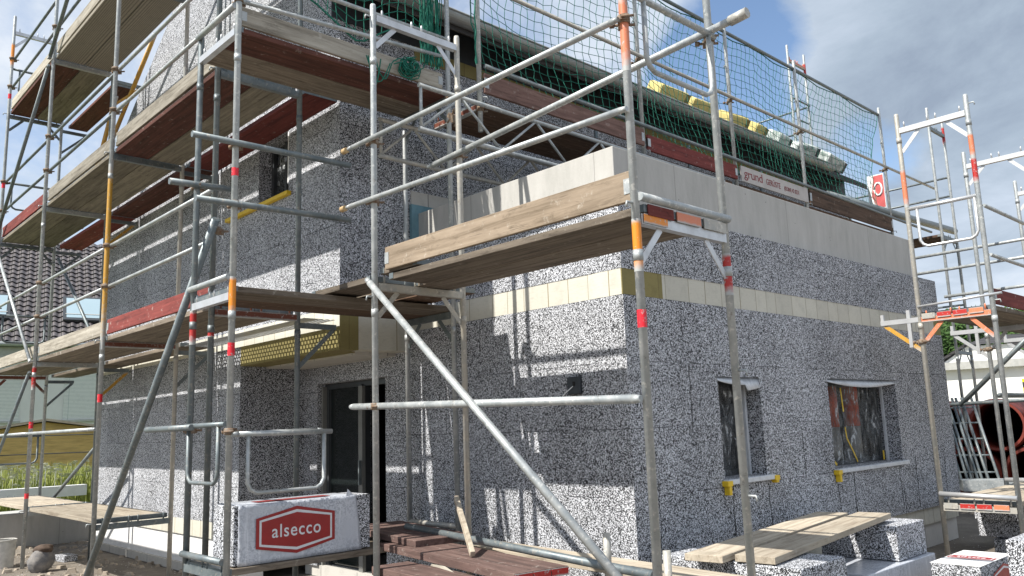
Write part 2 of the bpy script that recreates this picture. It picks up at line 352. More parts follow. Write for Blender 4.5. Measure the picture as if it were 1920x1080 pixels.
# ------------------------------------------------------------------ ground
MB().poly([(-400, -400, 0), (500, -400, 0), (500, 14.8, 0), (-400, 14.8, 0)]).build('ground', 'dirt')['kind'] = 'structure'
MB().poly([(-400, 14.8, -.004), (500, 14.8, -.004), (500, 600, -.004), (-400, 600, -.004)]).build('meadow', 'meadow')['kind'] = 'structure'

# ------------------------------------------------------------------ the house under construction
X0, Y0, XE, Y1, XL, Y2, YN = 4.776, 3.85, 11.12, 6.57, 4.0, 8.62, 13.37
house = empty('house', 'house shell clad in black and white speckled boards, flat roofed annex in front', 'house')
ZB, ZS0, ZS1, ZP = .46, 2.50, 2.70, 3.20      # wall foot, fire strip, top of boards on the annex
T = .30
b = MB()
# annex, front wall (faces -y) with two window openings
def wall_y(b, y, x0, x1, z0, z1, holes, t=T):
    xs = sorted({x0, x1, *[h[0] for h in holes], *[h[1] for h in holes]}); 
    for a, c in zip(xs, xs[1:]):
        hs = sorted([(h[2], h[3]) for h in holes if h[0] <= a and h[1] >= c]); z = z0
        for h0, h1 in hs:
            if h0 > z: b.box((a, y, z), (c, y+t, h0))
            z = h1
        if z1 > z: b.box((a, y, z), (c, y+t, z1))
def wall_x(b, x, y0, y1, z0, z1, holes, t=T):
    ys = sorted({y0, y1, *[h[0] for h in holes], *[h[1] for h in holes]})
    for a, c in zip(ys, ys[1:]):
        hs = sorted([(h[2], h[3]) for h in holes if h[0] <= a and h[1] >= c]); z = z0
        for h0, h1 in hs:
            if h0 > z: b.box((x, a, z), (x+t, c, h0))
            z = h1
        if z1 > z: b.box((x, a, z), (x+t, c, z1))
W1 = (5.955, 6.62, 1.06, 1.90); W2 = (7.90, 9.52, 1.03, 1.91)
wall_y(b, Y0, X0, XE, ZB, ZS0, [W1, W2]); b.build('annex_front_wall', 'eps', house)
b = MB(); wall_y(b, Y0, X0, XE, ZS1, ZP, []); b.build('annex_front_wall', 'eps', house)
DR = (6.98, 8.32, .12, 2.09)
b = MB(); wall_x(b, X0, Y0+T, Y2, .12, ZS0, [(6.98, 8.32, .12, 2.09)]); b.build('annex_side_wall', 'eps', house)
b = MB(); wall_x(b, X0, Y0+T, Y1-.002, ZS1, ZP, []); b.build('annex_side_wall', 'eps', house)
MB().box((XE-T, Y0+T, ZB), (XE, Y1, ZP)).build('annex_end_wall', 'eps', house)
# lamella strip (fire barrier): coated lamellae, bare wool at the corner
MB().box((X0+.004, Y0+T, ZS0), (X0+T, Y1, ZS1)).build('fire_barrier_strip', 'lamella', house)
MB().box((X0+.50, Y0+.004, ZS0), (XE-.21, Y0+T, ZS1)).build('fire_barrier_strip', 'lamella', house)
MB().box((X0+.003, Y0+.003, ZS0), (X0+.50, Y0+T-.002, ZS1)).build('mineral_wool_corner', 'wool', house)
MB().box((X0+.002, Y0+.012, ZS0), (X0+.006, Y0+T, ZS1)).build('fire_barrier_strip', 'lamella', house)
MB().box((XE-.21, Y0+.004, ZS0), (XE-.002, Y0+T, ZS1)).build('mineral_wool_corner', 'wool', house)
# plinth course and foot
MB().box((X0+.07, Y0+.05, .27), (XE+.0, Y0+T, ZB)).build('plinth_lamella_course', 'lamella', house)
MB().box((X0+.10, Y0+.09, -.2), (XE+.02, Y0+T, .27)).build('plinth_blockwork', 'plinth', house)
MB().box((XE-.1, Y0+T, -.2), (XE+.02, Y1, ZB)).build('plinth_blockwork', 'plinth', house)
MB().box((X0+.03, Y0+T, -.2), (X0+T, Y2, .12)).build('plinth_blockwork', 'plinth_low', house)
# concrete parapet
IN = .11; ZT = 3.715
b = MB(); b.box((X0+IN, Y0+IN, ZP-.1), (XE-.42, Y0+IN+.2, ZT)); b.build('concrete_parapet', 'concrete', house, .006)
b = MB(); b.box((X0+IN, Y0+IN+.2, ZP-.1), (X0+IN+.2, Y1+.05, ZT)); b.build('concrete_parapet', 'concrete', house, .006)
MB().box((XE-.62, Y0+IN+.2, ZP-.1), (XE-.42, Y1, ZT)).build('concrete_parapet', 'concrete', house)
MB().box((X0+.31, Y0+.31, 3.0), (XE-.62, Y1, 3.18)).build('annex_roof', 'roof_dark', house)
# main volume: upper storey
EV = 5.95; RY = (Y1+YN)/2; RZ = 8.22
GW = (7.58, 8.26, 4.04, 4.72)
b = MB(); wall_x(b, XL, Y1, YN, 2.70, EV, [GW]); b.build('gable_wall', 'eps', house)
b = MB(); b.prism([(XL, Y1, EV), (XL, YN, EV), (XL, RY, RZ-.05)], (T, 0, 0)); b.build('gable_wall', 'eps', house)
MB().box((XL+T, Y1, 2.70), (14.9, Y1+T, EV)).build('side_wall', 'eps', house)
MB().box((14.6, Y1+T, 0), (14.9, YN, EV)).build('end_wall', 'eps', house)
MB().box((XL+T, YN-T, 0), (14.6, YN, EV)).build('rear_wall', 'eps', house)
MB().box((XL, Y2, ZB+.14), (XL+T, YN, 2.52)).build('gable_wall_lower', 'eps', house)
MB().box((XL+T, Y2, .12), (X0+.02, Y2+T, 2.30)).build('recess_wall', 'eps', house)
# overhang slab edges: lamella band, wool band, soffit
MB().box((XL-.004, Y1-.0, 2.515), (XL-.0015, Y1+.23, 2.70)).build('fire_barrier_strip', 'lamella', house)
MB().box((XL-.001, Y1+.22, 2.515), (XL+T, YN, 2.70)).build('fire_barrier_strip', 'lamella', house)
MB().box((XL-.001, Y1-.001, 2.30), (XL+.20, Y1+.22, 2.699)).build('mineral_wool_corner', 'wool', house)
MB().box((XL-.002, Y1+.22, 2.30), (XL+T, Y2, 2.515)).build('mineral_wool_band', 'wool', house)
MB().box((XL+.201, Y1-.003, 2.31), (X0, Y1+.22, 2.698)).build('overhang_edge_board', 'lamella', house)
MB().box((XL+T, Y1+.22, 2.28), (X0, Y2, 2.5)).build('overhang_soffit', 'plinth_low', house)
# soffit render panel just below
MB().box((XL-.0, Y2, .42), (XL+T, YN, ZB+.14)).build('plinth_lamella_course', 'lamella', house)
MB().box((XL+.02, Y2, .02), (XL+T, YN, .42)).build('plinth_white_boards', 'white', house)
MB().box((XL-.02, Y2-.0, -.2), (XL+.019, YN, .10)).build('plinth_blockwork', 'plinth_low', house)
# roof
def roof_slab(b, ya, za, yb, zb, x0, x1, t=.2):
    b.prism([(x0, ya, za), (x0, yb, zb), (x0, yb, zb+t), (x0, ya, za+t)], (x1-x0, 0, 0))
b = MB(); sl = (RZ-EV)/(RY-Y1); roof_slab(b, Y1-.42, EV-.42*sl-.03, RY, RZ-.03, XL+.03, 14.95, .10); roof_slab(b, YN+.1, EV-.1*sl-.03, RY, RZ-.03, XL+.03, 14.95, .10)
b.build('roof', 'roof_dark', house)
MB().box((XL-.1, Y1-.015, 5.55), (14.93, Y1-.002, EV-.02)).build('fascia_board', 'anthracite', house)
MB().box((XL+.9, Y1-.012, 5.40), (14.9, Y1-.001, 5.55)).build('mineral_wool_band', 'wool', house)
b = MB(); b.prism([(XL-.1, Y1-.02, 5.93), (XL-.1, Y1-.40, 5.70), (XL-.1, Y1-.40, 5.67), (XL-.1, Y1-.02, 5.89)], (14.95-XL+.1, 0, 0)); b.build('soffit_board', 'soffit', house)
b = MB()
for k in range(9):      # half-round gutter
    pass
NG = 12; arc = [(Y1-.47+.085*math.cos(math.pi+math.pi*k/NG), 5.765+.085*math.sin(math.pi+math.pi*k/NG)) for k in range(NG+1)]
ring = arc + [(y*.94+(Y1-.47)*.06, z+.004) for y, z in arc[::-1]]
b.prism([(XL-.1, y, z) for y, z in ring], (13.55-XL, 0, 0)); g = b.build('gutter', 'zinc', house)
MB().tube([(XL-.1, Y1-.56, 5.77), (13.45, Y1-.56, 5.77)], .011, 8).build('gutter_bead', 'zinc', g)
# windows in the annex front
def window_y(x0, x1, z0, z1, lab, bars=True):
    wdw = MB().box((x0-.2, Y0+.75, z0-.2), (x1+.2, Y0+.77, z1+.2)).build('window', 'black', house)  # black sheet stands in for the unlit room behind the film
    f = MB(); d = Y0+.245
    for a, c in (((x0, z0), (x0+.06, z1)), ((x1-.06, z0), (x1, z1)), ((x0+.06, z0), (x1-.06, z0+.05)), ((x0+.06, z1-.06), (x1-.06, z1))): f.box((a[0], d-.03, a[1]), (c[0], d+.024, c[1]))
    f.build('window_frame', 'frame_dark', wdw)
    # wrinkled protective film, bulging over the frame
    fm = MB(); nx, nz = 26, 22; rr = random.Random(int(x0*100)); idx = []
    for i in range(nx+1):
        for j in range(nz+1):
            u, v = i/nx, j/nz
            x = x0+.01+(x1-x0-.06)*u; z = z0+.01+(z1-z0-.06)*v
            dy = .018*math.sin(9*u+5*v+2*math.sin(7*v))+.012*math.sin(23*u-11*v)+rr.uniform(-.006, .006)
            fm.v.append((x, Y0+.185+dy*.6*(1 if 0 < i < nx else .2), z))
    for i in range(nx):
        for j in range(nz):
            a = i*(nz+1)+j; fm.f.append([a, a+nz+1, a+nz+2, a+1]); fm.smooth.append(True)
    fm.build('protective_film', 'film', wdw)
    # loose film flap drooping at the head
    fl = MB(); n = 16
    for i in range(n+1):
        u = i/n; x = x0-.01+(x1-x0+.05)*u; dr = .035+.05*math.sin(math.pi*u)*(1 if x1-x0 > 1 else .7) + (.05 if (x1-x0 < 1 and .6 < u < .95) else 0)
        fl.v += [(x, Y0+.03, z1-.004), (x, Y0-.006+.01*math.sin(9*u), z1-dr)]
    for i in range(n): fl.f.append([2*i, 2*i+2, 2*i+3, 2*i+1]); fl.smooth.append(True)
    o = fl.build('film_flap', 'milk', wdw); o.modifiers.new('thick', 'SOLIDIFY').thickness = .006
    # plastic guide rail on the right reveal
    MB().box((x1-.045, Y0+.14, z0), (x1-.012, Y0+.165, z1-.05)).build('guide_rail', 'milk', wdw)
    # sill under film
    sl_ = MB().box((x0-.02, Y0-.05, z0-.045), (x1+.06, Y0+.12, z0-.003)).build('window_sill', 'milk', wdw, .006)
    return wdw, sl_
M['milk'] = plain('milky_film', (.62, .65, .69), .3, 0, .25, 12, bmp=.5)
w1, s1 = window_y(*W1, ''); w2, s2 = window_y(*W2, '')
for s_, xx in ((s1, W1[0]-.05), (s1, W1[1]+.035), (s2, W2[0]-.05)):
    zt = W1[2] if xx < 7 else W2[2]; b = MB(); b.box((xx, Y0-.06, zt-.055), (xx+.075, Y0-.001, zt-.012)); b.box((xx+.022, Y0-.056, zt-.125 if xx != W1[1]+.035 else zt-.075), (xx+.062, Y0-.004, zt-.056)); b.build('yellow_tape', 'yellow', s_, .004)
for k_, x_ in enumerate((W2[0]+.74, W2[0]+1.24)):
    oc = MB().tube([(0, 0, 0), (0, 0, .42), (0, 0, .50), (0, 0, .54)], [.085, .085, .05, .03], 18).build('reflection_cylinder', 'orangecyl'); oc.location = (x_, Y0+.36, 1.42)  # cylinders added behind the film to stand in for orange reflections
    tag(oc, ('left', 'right')[k_]+' one of two orange red cylinders standing in for reflections in the wide window', 'cylinder', 'orange cylinders behind the film')
    MB().tube([(0, 0, -.42), (0, 0, -.001)], .085, 18).build('lower_body', 'steel_beige', oc)
def strip(parent, pts, wd, m='yellow'):
    b = MB()
    for p, q in zip(pts, pts[1:]): b.bar(p, q, wd, .004, (0, 1, 0))
    return b.build('yellow_tape', m, parent)
fy = Y0+.165
strip(w2, [(W2[0]+.09, fy, 1.40), (W2[0]+.17, fy, 1.22), (W2[0]+.34, fy, 1.07), (W2[0]+.38, fy, 1.045)], .025)
strip(w2, [(W2[0]+.62, fy, 1.83), (W2[0]+.64, fy, 1.58)], .022)
strip(w2, [(W2[0]+.64, fy, 1.42), (W2[0]+.66, fy, 1.3), (W2[0]+.78, fy, 1.16), (W2[0]+.86, fy, 1.05)], .016)
strip(w2, [(W2[1]-.10, fy, 1.14), (W2[1]-.10, fy, 1.04)], .03); strip(w1, [(W1[1]-.09, fy, 1.16), (W1[1]-.09, fy, 1.06)], .03)
# gable window upstairs
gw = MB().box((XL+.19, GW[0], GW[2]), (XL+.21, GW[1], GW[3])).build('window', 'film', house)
f = MB()
for a, c in (((GW[0], GW[2]), (GW[0]+.05, GW[3])), ((GW[1]-.05, GW[2]), (GW[1], GW[3])), ((GW[0]+.05, GW[2]), (GW[1]-.05, GW[2]+.05)), ((GW[0]+.33, GW[2]+.05), (GW[0]+.37, GW[3]-.001))): f.box((XL+.15, a[0], a[1]), (XL+.188, c[0], c[1]))
f.build('window_frame', 'frame_dark', gw)
MB().box((XL+.01, GW[0]+.01, GW[2]+.1), (XL+.1, GW[0]+.045, GW[3])).build('guide_rail', 'white', gw)
b = MB(); b.box((XL-.05, GW[0]-.06, GW[2]-.045), (XL-.002, GW[1]+.75, GW[2]-.005)); b.build('yellow_tape', 'yellow', gw)
# doorway in the recess: frame, posts, glass, black sheet standing in for the unlit hall
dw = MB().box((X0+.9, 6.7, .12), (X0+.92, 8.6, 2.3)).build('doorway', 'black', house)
b = MB(); b.box((X0+.10, 8.24, .12), (X0+.18, 8.318, 2.088)); b.box((X0+.10, 7.52, .12), (X0+.18, 7.58, 2.05)); b.box((X0+.10, 6.98, 2.03), (X0+.18, 8.24, 2.088)); b.build('door_frame', 'frame_dark', dw)
MB().box((X0+.085, 8.30, .12), (X0+.10, 8.322, 2.08)).build('frame_edge_strip', 'yellowish', dw) if False else None
MB().box((X0+.06, 7.50, .12), (X0+.099, 7.575, 2.03)).build('door_post', 'frame_grey', dw)
MB().box((X0+.05, 8.285, .12), (X0+.099, 8.318, 2.06)).build('door_post', 'frame_grey', dw)
MB().box((X0+.13, 7.58, .14), (X0+.14, 8.24, 2.03)).build('door_glass', 'glass', dw)
MB().box((X0+.05, 7.50, 1.0), (X0+.02, 7.52, 1.25)).build('door_handle', 'steel_dark', dw)
MB().box((X0+.3, 6.98, 0.0), (XE-.4, 8.6, .1)).build('hall_floor', 'concrete', dw)
# open vertical gaps between the boards below and beside the windows
rgp = random.Random(4)
for gx, gz0, gz1, gw_ in ((6.06, .49, 1.02, .012), (6.63, .55, 1.01, .009), (5.06, .60, 1.10, .006), (8.28, .50, .98, .016), (7.93, .50, .92, .007), (9.40, .52, .98, .011), (9.47, .50, .78, .012), (9.86, .50, 1.05, .013), (10.72, .50, 1.08, .010), (5.55, 1.45, 1.98, .006), (7.30, .98, 1.45, .005)):
    n_ = 7; pts_ = [(gx+rgp.uniform(-.012, .012), Y0-.0012, gz0+(gz1-gz0)*k/n_) for k in range(n_+1)]
    b = MB()
    for p_, q_ in zip(pts_, pts_[1:]): b.bar(p_, q_, gw_*rgp.uniform(.6, 1.3), .0016, (0, 1, 0))
    b.build('board_gap', 'black', house)
# small junction box on the annex side wall with a loose cable
jb = MB().box((X0-.03, 4.300, 1.775), (X0-.001, 4.440, 1.915)).build('junction_box', 'anthracite', house, .008)
MB().box((X0-.034, 4.35, 1.84), (X0-.0301, 4.375, 1.875)).build('socket_opening', 'black', jb)
MB().tube([(X0-.034, 4.37, 1.84), (X0-.07, 4.42, 1.79), (X0-.06, 4.50, 1.73), (X0-.05, 4.62, 1.70), (X0-.05, 4.72, 1.69)], .0035, 6).build('cable', 'white', jb)
# bare blockwork patch and blue crate-like board beside the upstairs wall
MB().box((X0+.05, Y1-.012, 3.19), (6.25, Y1-.0005, 3.95)).build('bare_block_patch', 'plinth_low', house)
MB().box((4.80, Y1-.05, 3.42), (5.12, Y1-.013, 3.80)).build('blue_foam_piece', 'bluefoam', house) if 0 else None
M['bluefoam'] = plain('blue_foam', (.16, .30, .36), .8)
MB().box((4.80, Y1-.05, 3.42), (5.12, Y1-.013, 3.80)).build('blue_foam_piece', 'bluefoam', house)

# ------------------------------------------------------------------ scaffold kit
def standard(root, x, y, z0, z1, m='steel', bands=(), r=.0242):
    b = MB().tube([(x, y, z0), (x, y, z1-.02), (x, y, z1)], [r, r, r*.8], 16)
    s = b.build('standard', m, root)
    for z in (2.42, 4.42): 
        if z0 < z-.2 and z+.2 < z1: MB().tube([(x, y, z-.03), (x, y, z+.03)], r+.0035, 16).build('joint_sleeve', m, s)
    for a, c, mm in bands: MB().tube([(x, y, a), (x, y, c)], r+.0012, 16, False).build('paint_band', mm, s)
    return s
def transom(root, p, q, z, m='alu', gusset=True, profile=True, end=.0, panels=None):
    """U-profile deck bearer between two standards, pins on top, gussets below"""
    p, q = Vector((*p, z)), Vector((*q, z)); d = (q-p).normalized()
    b = MB()
    if profile:
        sd_ = d.cross(Vector((0, 0, 1)))*.021
        b.bar(p+d*.02, q-d*.02, .048, .006); b.bar(p+d*.02+sd_+Vector((0, 0, .028)), q-d*.02+sd_+Vector((0, 0, .028)), .005, .05); b.bar(p+d*.02-sd_+Vector((0, 0, .028)), q-d*.02-sd_+Vector((0, 0, .028)), .005, .05)
    else: b.tube([p, q], .024, 12)
    t = b.build('transom', m, root)
    L = (q-p).length
    for f in (.10, .44, .56, .90):
        c = p+d*L*f+Vector((0, 0, .05)); MB().tube([c, c+Vector((0, 0, .055)), c+Vector((0, 0, .07))], [.009, .009, .005], 8).build('locking_pin', m, t)
    if gusset:
        for a, s_ in ((p, 1), (q, -1)):
            MB().bar(a+Vector((0, 0, -.21))+d*.02*s_, a+d*.21*s_+Vector((0, 0, -.004)), .006, .04).build('gusset', m, root)
    return t
def rail(root, p, q, m='steel', name='guardrail', r=.0195, flat=True):
    b = MB(); p, q = Vector(p), Vector(q); d = (q-p).normalized()
    b.tube([p+d*.05, q-d*.05], r, 12)
    if flat:
        b.tube([p+d*.05, p], [r, r*.75], 12); b.tube([q-d*.05, q], [r, r*.75], 12)
    return b.build(name, m, root)
def coupler(root, p, ax=(0, 0, 1), m='rust'):
    p = Vector(p); a = Vector(ax).normalized(); o = a.orthogonal().normalized()
    b = MB(); b.tube([p-a*.024, p+a*.024], .036, 12); s_ = a.cross(o); b.bar(p+o*.03, p+o*.085, .05, .045); b.tube([p+o*.06-s_*.07, p+o*.06+s_*.07], .009, 6); b.tube([p+o*.06+s_*.05, p+o*.06+s_*.075], .017, 6); b.bar(p-o*.045, p-o*.03, .05, .03); b.tube([p-o*.05-s_*.05, p-o*.05+s_*.02], .008, 6)
    return b.build('coupler', m, root)
def hook(root, p, d):
    p = Vector(p); d = Vector(d); return MB().tube([p, p+d*.07, p+d*.075+Vector((0, 0, -.03))], .007, 8).build('wedge_hook', 'steel', root)
def endguard(root, p, q, z, m='steel', drop=.42, inset=.16):
    """tube between the standards with a U hanging below it"""
    p, q = Vector((*p, z)), Vector((*q, z)); d = (q-p).normalized(); L = (q-p).length
    MB().tube([p, q], .0195, 12).build('end_guardrail', m, root)
    a, c = p+d*L*inset, q-d*L*.08; dz = Vector((0, 0, -drop)); e = .07
    pts = [a, a+dz+Vector((0, 0, e)), a+dz+d*e*.35+Vector((0, 0, e*.35)), a+dz+d*e, c+dz-d*e, c+dz-d*e*.35+Vector((0, 0, e*.35)), c+dz+Vector((0, 0, e)), c]
    return MB().tube(pts, .0155, 10).build('guard_hoop', m, root)
def plank(name, a, c, wd, th, m, label, cat, group=None, bevel=.003, roll=0, parts=True):
    """a, c: end points of the underside centre line; local x runs along the plank so the grain follows it"""
    a, c = Vector(a), Vector(c); L = (c-a).length; d = (c-a).normalized()
    o = MB().box((0, -wd/2, 0), (L, wd/2, th)).build(name, m, None, bevel)
    q = d.to_track_quat('X', 'Z'); o.matrix_world = Matrix.Translation(a) @ q.to_matrix().to_4x4() @ Matrix.Rotation(roll, 4, 'X')
    return tag(o, label, cat, group)
def toe(a, c, z, h, m, label, group='toe boards edging the scaffold decks', caps=True):
    a, c = Vector((*a, z)), Vector((*c, z)); L = (c-a).length
    o = MB().box((0, -.015, 0), (L, .015, h)).build('toe_board', m, None, .004)
    o.matrix_world = Matrix.Translation(a) @ (c-a).to_track_quat('X', 'Z').to_matrix().to_4x4()
    for x in ((.0, L-.05) if caps else ()):
        MB().box((x, -.018, h*.25), (x+.05, .018, h*.75)).build('end_clip', 'steel', o)
    return tag(o, label, 'toe board', group)
def deckplank(a, c, z, wd, m, label, th=.045, frame=True):
    o = plank('scaffold_plank', (*a, z), (*c, z), wd, th, m, label, 'scaffold plank', 'scaffold deck planks')
    L = (Vector(c)-Vector(a)).length
    if frame:
        for x in (0.0, L-.045):
            MB().box((x-.003, -wd/2-.003, .006), (x+.048, wd/2+.003, th+.003)).build('end_fitting', 'steel_dark', o)
    return o

# ---- A: bay in front of the annex corner
A = empty('scaffold', 'silver scaffold bay with orange and red painted posts at the annex corner', 'scaffold')
ax0, ax1, ay0, ay1 = 3.421, 4.279, 2.64, 5.126  # whole bay enlarged about the camera; values here and below are already scaled
standard(A, ax0, ay0, 0, 6.665, 'steel', [(2.331, 2.617, 'orange'), (3.453, 3.893, 'salmon'), (2.034, 2.128, 'sticker')])
standard(A, ax1, ay0, 0, 6.665, 'steel', [(2.276, 2.529, 'red')])
standard(A, ax0, ay1, 0, 4.905); standard(A, ax1, ay1, 0, 4.905, 'steel_beige')
transom(A, (ax0, ay0), (ax1, ay0), 2.595); transom(A, (ax0, ay1), (ax1, ay1), 2.595, 'steel_beige'); transom(A, (ax0, ay1), (ax1, ay1), 4.762)
MB().box((ax0+0.033, ay0-0.031, 2.598), (ax0+0.242, ay0-0.029, 2.65)).build('paint_band', 'orange', A)
tube(A, 'end_guardrail', (ax0, ay0-0.033, 2.738), (ax1, ay0-0.033, 2.738)); 
endguard(A, (ax0, ay0-0.039), (ax1, ay0-0.039), 3.915)
rail(A, (ax0-0.05, ay1+0.286, 3.766), (ax0-0.05, ay0, 3.75)); rail(A, (ax0-0.05, ay1+0.308, 3.293), (ax0-0.05, ay0-0.022, 3.222)); rail(A, (ax1-0.05, ay1+0.363, 3.805), (ax1-0.033, 2.42, 3.959), 'steel', 'guardrail', 0.025)
MB().tube([(ax1-0.033, 2.464, 3.956), (ax1-0.033, 2.343, 3.965)], 0.033, 10).build('rail_end_plate', 'steel_beige', A)
rail(A, (ax0+0.011, ay1+0.352, 1.737), (ax0-0.05, ay0+0.0, 1.665), 'steel', 'ledger', 0.025)
rail(A, (ax0-0.055, ay1+0.022, 2.672), (ax0-0.055, ay0+0.055, 0.637), 'steel', 'diagonal_brace', 0.025)
for p in ((ax0, ay1, 3.761), (ax0, ay1, 3.288), (ax0, ay0, 3.761), (ax1, ay1, 3.827), (ax1, ay0, 3.915), (ax0, ay1, 1.726), (ax0, ay0, 3.992)): coupler(A, p)
for z in (2.54, 4.795): hook(A, (ax0, ay1, z), (-1, 0, 0)); 
hook(A, (ax0, ay0, 2.705), (-1, 0, 0)); hook(A, (ax1, ay0, 1.825), (0, -1, 0)); hook(A, (ax1, ay0, 1.11), (0, -1, 0))
deckplank((ax0+0.209, ay1-0.132), (ax0+0.209, ay0-0.022), 2.655, 0.33, 'wood', 'brown weathered plank of the corner deck above the diagonal brace, outer one')
deckplank((ax0+0.556, ay1+0.022), (ax0+0.556, ay0-0.022), 2.655, 0.341, 'wood', 'brown weathered plank of the corner deck above the diagonal brace, one nearer the wall')
deckplank((ax0+0.143, 6.028), (ax0+0.143, ay1+0.044), 2.661, 0.308, 'wood', 'short brown plank with sunlit edge, left of the silver post carrying the brace')
deckplank((ax0+0.495, 6.028), (ax0+0.495, ay1+0.066), 2.661, 0.33, 'wood', 'short brown plank behind the sunlit edged one, left of the brace post')
deckplank((ax0+0.87, 6.028), (ax0+0.87, ay1+0.066), 2.661, 0.352, 'wood_dark', 'short dark plank between the door recess deck and the corner deck, nearest the wall')
deckplank((ax0+0.11, ay1+0.0), (ax0+0.11, ay1-0.462), 2.716, 0.11, 'wood', 'short timber offcut under the left end of the light brown toe board')
toe((ax0+0.017, ay1-0.066), (ax0+0.017, ay0+0.055), 2.722, 0.182, 'wood_b', 'thick light brown toe board in front of the concrete parapet') if 'wood_b' in M else None
M['wood_b'] = wood('light_brown_toe_board', (.33, .265, .20), (.26, .205, .15), (.15, .115, .08), .35)
toe((ax0+0.033, ay1-0.11), (ax0+0.033, ay0+0.033), 2.732, 0.171, 'wood_b', 'thick light brown toe board in front of the concrete parapet')

for z_, y_ in ((3.766, ay1+0.308), (3.293, ay1+0.33)): MB().tube([(ax0-0.05, y_, z_), (ax0-0.05, y_+0.055, z_)], 0.024, 12).build('end_tag', 'ochre_pale', A)
for k in range(3): MB().box((ax0+0.066+0.264*k, ay0-0.036, 2.644), (ax0+0.297+0.264*k, ay0-0.03, 2.705)).build('deck_end_cap', ('wood_red', 'salmon', 'steel_beige')[k], A)
# ---- C: scaffold bay in front of the projecting upper storey
Cc = empty('scaffold', 'grey scaffold bay with orange and red post tops before the projecting upper storey', 'scaffold')
cx0, cx1, cy0, cy1 = 2.579, 4.659, 5.72, 6.427  # this bay and its hanging nets were scaled about the camera position
standard(Cc, cx0, cy0, 0, 7.426, 'steel', [(2.413, 2.704, 'orange'), (3.474, 3.536, 'sticker'), (2.122, 2.216, 'sticker')])
standard(Cc, cx0, cy1, 0, 4.878, 'steel_dark', [(2.268, 2.538, 'red')]); standard(Cc, cx1, cy0, 0.0, 7.426, 'steel', [(1.914, 1.976, 'netgreen')] if 'netgreen' in M else []); standard(Cc, cx1, cy1, 0.666, 4.514, 'steel')
for z in (2.538, 4.618): 
    transom(Cc, (cx0, cy0), (cx0, cy1), z, 'alu', False); transom(Cc, (cx1, cy0), (cx1, cy1), z, 'steel_dark')
transom(Cc, (cx0, cy0), (cx0, cy1), 0.562, 'steel_dark', False); tube(Cc, 'end_guardrail', (cx0-0.031, cy0, 0.687), (cx0-0.031, cy1, 0.687), 'steel_dark')
tube(Cc, 'end_guardrail', (cx0-0.031, cy0, 2.704), (cx0-0.031, cy1, 2.704)); tube(Cc, 'end_guardrail', (cx0-0.031, cy0, 4.847), (cx0-0.031, cy1, 4.847))
endguard(Cc, (cx0-0.031, cy0), (cx0-0.031, cy1), 1.633, 'steel_dark'); tube(Cc, 'end_guardrail', (cx1, cy0, 0.708), (cx1, cy1, 0.708), 'steel_beige')
for p, q, m_ in (((2.226, cy0-0.052, 3.713), (3.546, cy0-0.052, 3.734), 'steel_dark'), ((2.267, cy0-0.052, 3.24), (3.546, cy0-0.052, 3.266), 'steel_dark')): tube(Cc, 'guardrail', p, q, m_)
rail(Cc, (cx0, cy0-0.042, 1.56), (cx0+0.749, cy0+0.0, 1.571), 'steel', 'ledger'); tube(Cc, 'ledger', (2.517, 6.24, 1.623), (2.517, 7.176, 1.623), 'steel_dark')
tube(Cc, 'ledger', (2.34, cy1-0.042, 3.557), (2.891, cy1-0.042, 3.578), 'steel_dark', 0.027)
endguard(Cc, (cx0, cy0-0.031), (cx0+0.811, cy0-0.031), 1.56, 'steel')
rail(Cc, (cx0, cy0, 4.899), (cx1, cy0, 5.034), 'steel'); rail(Cc, (cx0, cy0, 5.19), (cx1, cy0, 5.221), 'steel')
for p in ((cx0, cy0, 3.724), (cx0, cy0, 3.256), (cx0, cy1, 3.568), (cx0, cy0, 1.581), (cx0, cy0, 4.909), (cx0, cy1, 1.602), (cx1, cy0, 4.618)): coupler(Cc, p)
for i, (yy, t_) in enumerate(((cy0+0.187, 'outer'), (cy1-0.166, 'inner'))):
    deckplank((cx0+0.0, yy), (cx1, yy), 2.595, 0.343, 'wood' if i == 0 else 'wood_dark', 'brown plank at the orange post before the door recess, %s of the pair' % t_)
    deckplank((cx0+0.0, yy), (cx1, yy), 4.644, 0.343, 'ply_red' if i == 0 else 'wood', 'deck plank seen from below under the knotted green net, %s of two' % t_)
    deckplank((cx0+0.0, yy), (cx1+0.104, yy), 0.583, 0.343, 'wood', 'low plank beneath the printed insulation pack, %s of two' % t_)
toe((cx0+0.021, cy0+0.021), (cx1-0.062, cy0+0.021), 4.706, 0.156, 'wood_grey', 'grey toe board with a curved scratch below the knotted green net')

# ---- B: long scaffold along the gable facade
B = empty('scaffold', 'long three bay scaffold with a yellow post along the left gable wall', 'scaffold')
bx0, bx1 = 2.782, 3.563; BY = [6.559, 9.33, 12.059, 14.659]  # run pushed outward from the camera by uniform scaling, stored as plain coordinates
ZL = [0.64, 2.534, 4.621, 6.74]
for i, y in enumerate(BY):
    bands = [[(2.353, 2.395, 'red')], [(2.502, 4.557, 'ochre'), (1.946, 2.031, 'sticker')], [(2.224, 2.534, 'red'), (1.732, 1.818, 'sticker'), (0.854, 0.919, 'sticker')], [(7.596, 8.024, 'orange'), (7.061, 7.146, 'sticker'), (5.562, 5.648, 'sticker')]][i]
    standard(B, bx0, y, 0, 9.415 if i < 3 else 8.505, 'steel' if i else 'steel_dark', bands)
    standard(B, bx1, y, 0, 8.987 if i < 3 else 8.345, 'steel_beige' if i == 1 else 'steel_dark' if i != 3 else 'steel')
    for k, z in enumerate(ZL):
        if k == 0 and i == 0: continue
        transom(B, (bx0, y), (bx1, y), z, ['steel_dark', 'rustpaint', 'steel_dark', 'steel_dark'][k] if i != 2 else 'steel', i == 3)
        hook(B, (bx0, y, z+0.064), (-1, 0, 0))
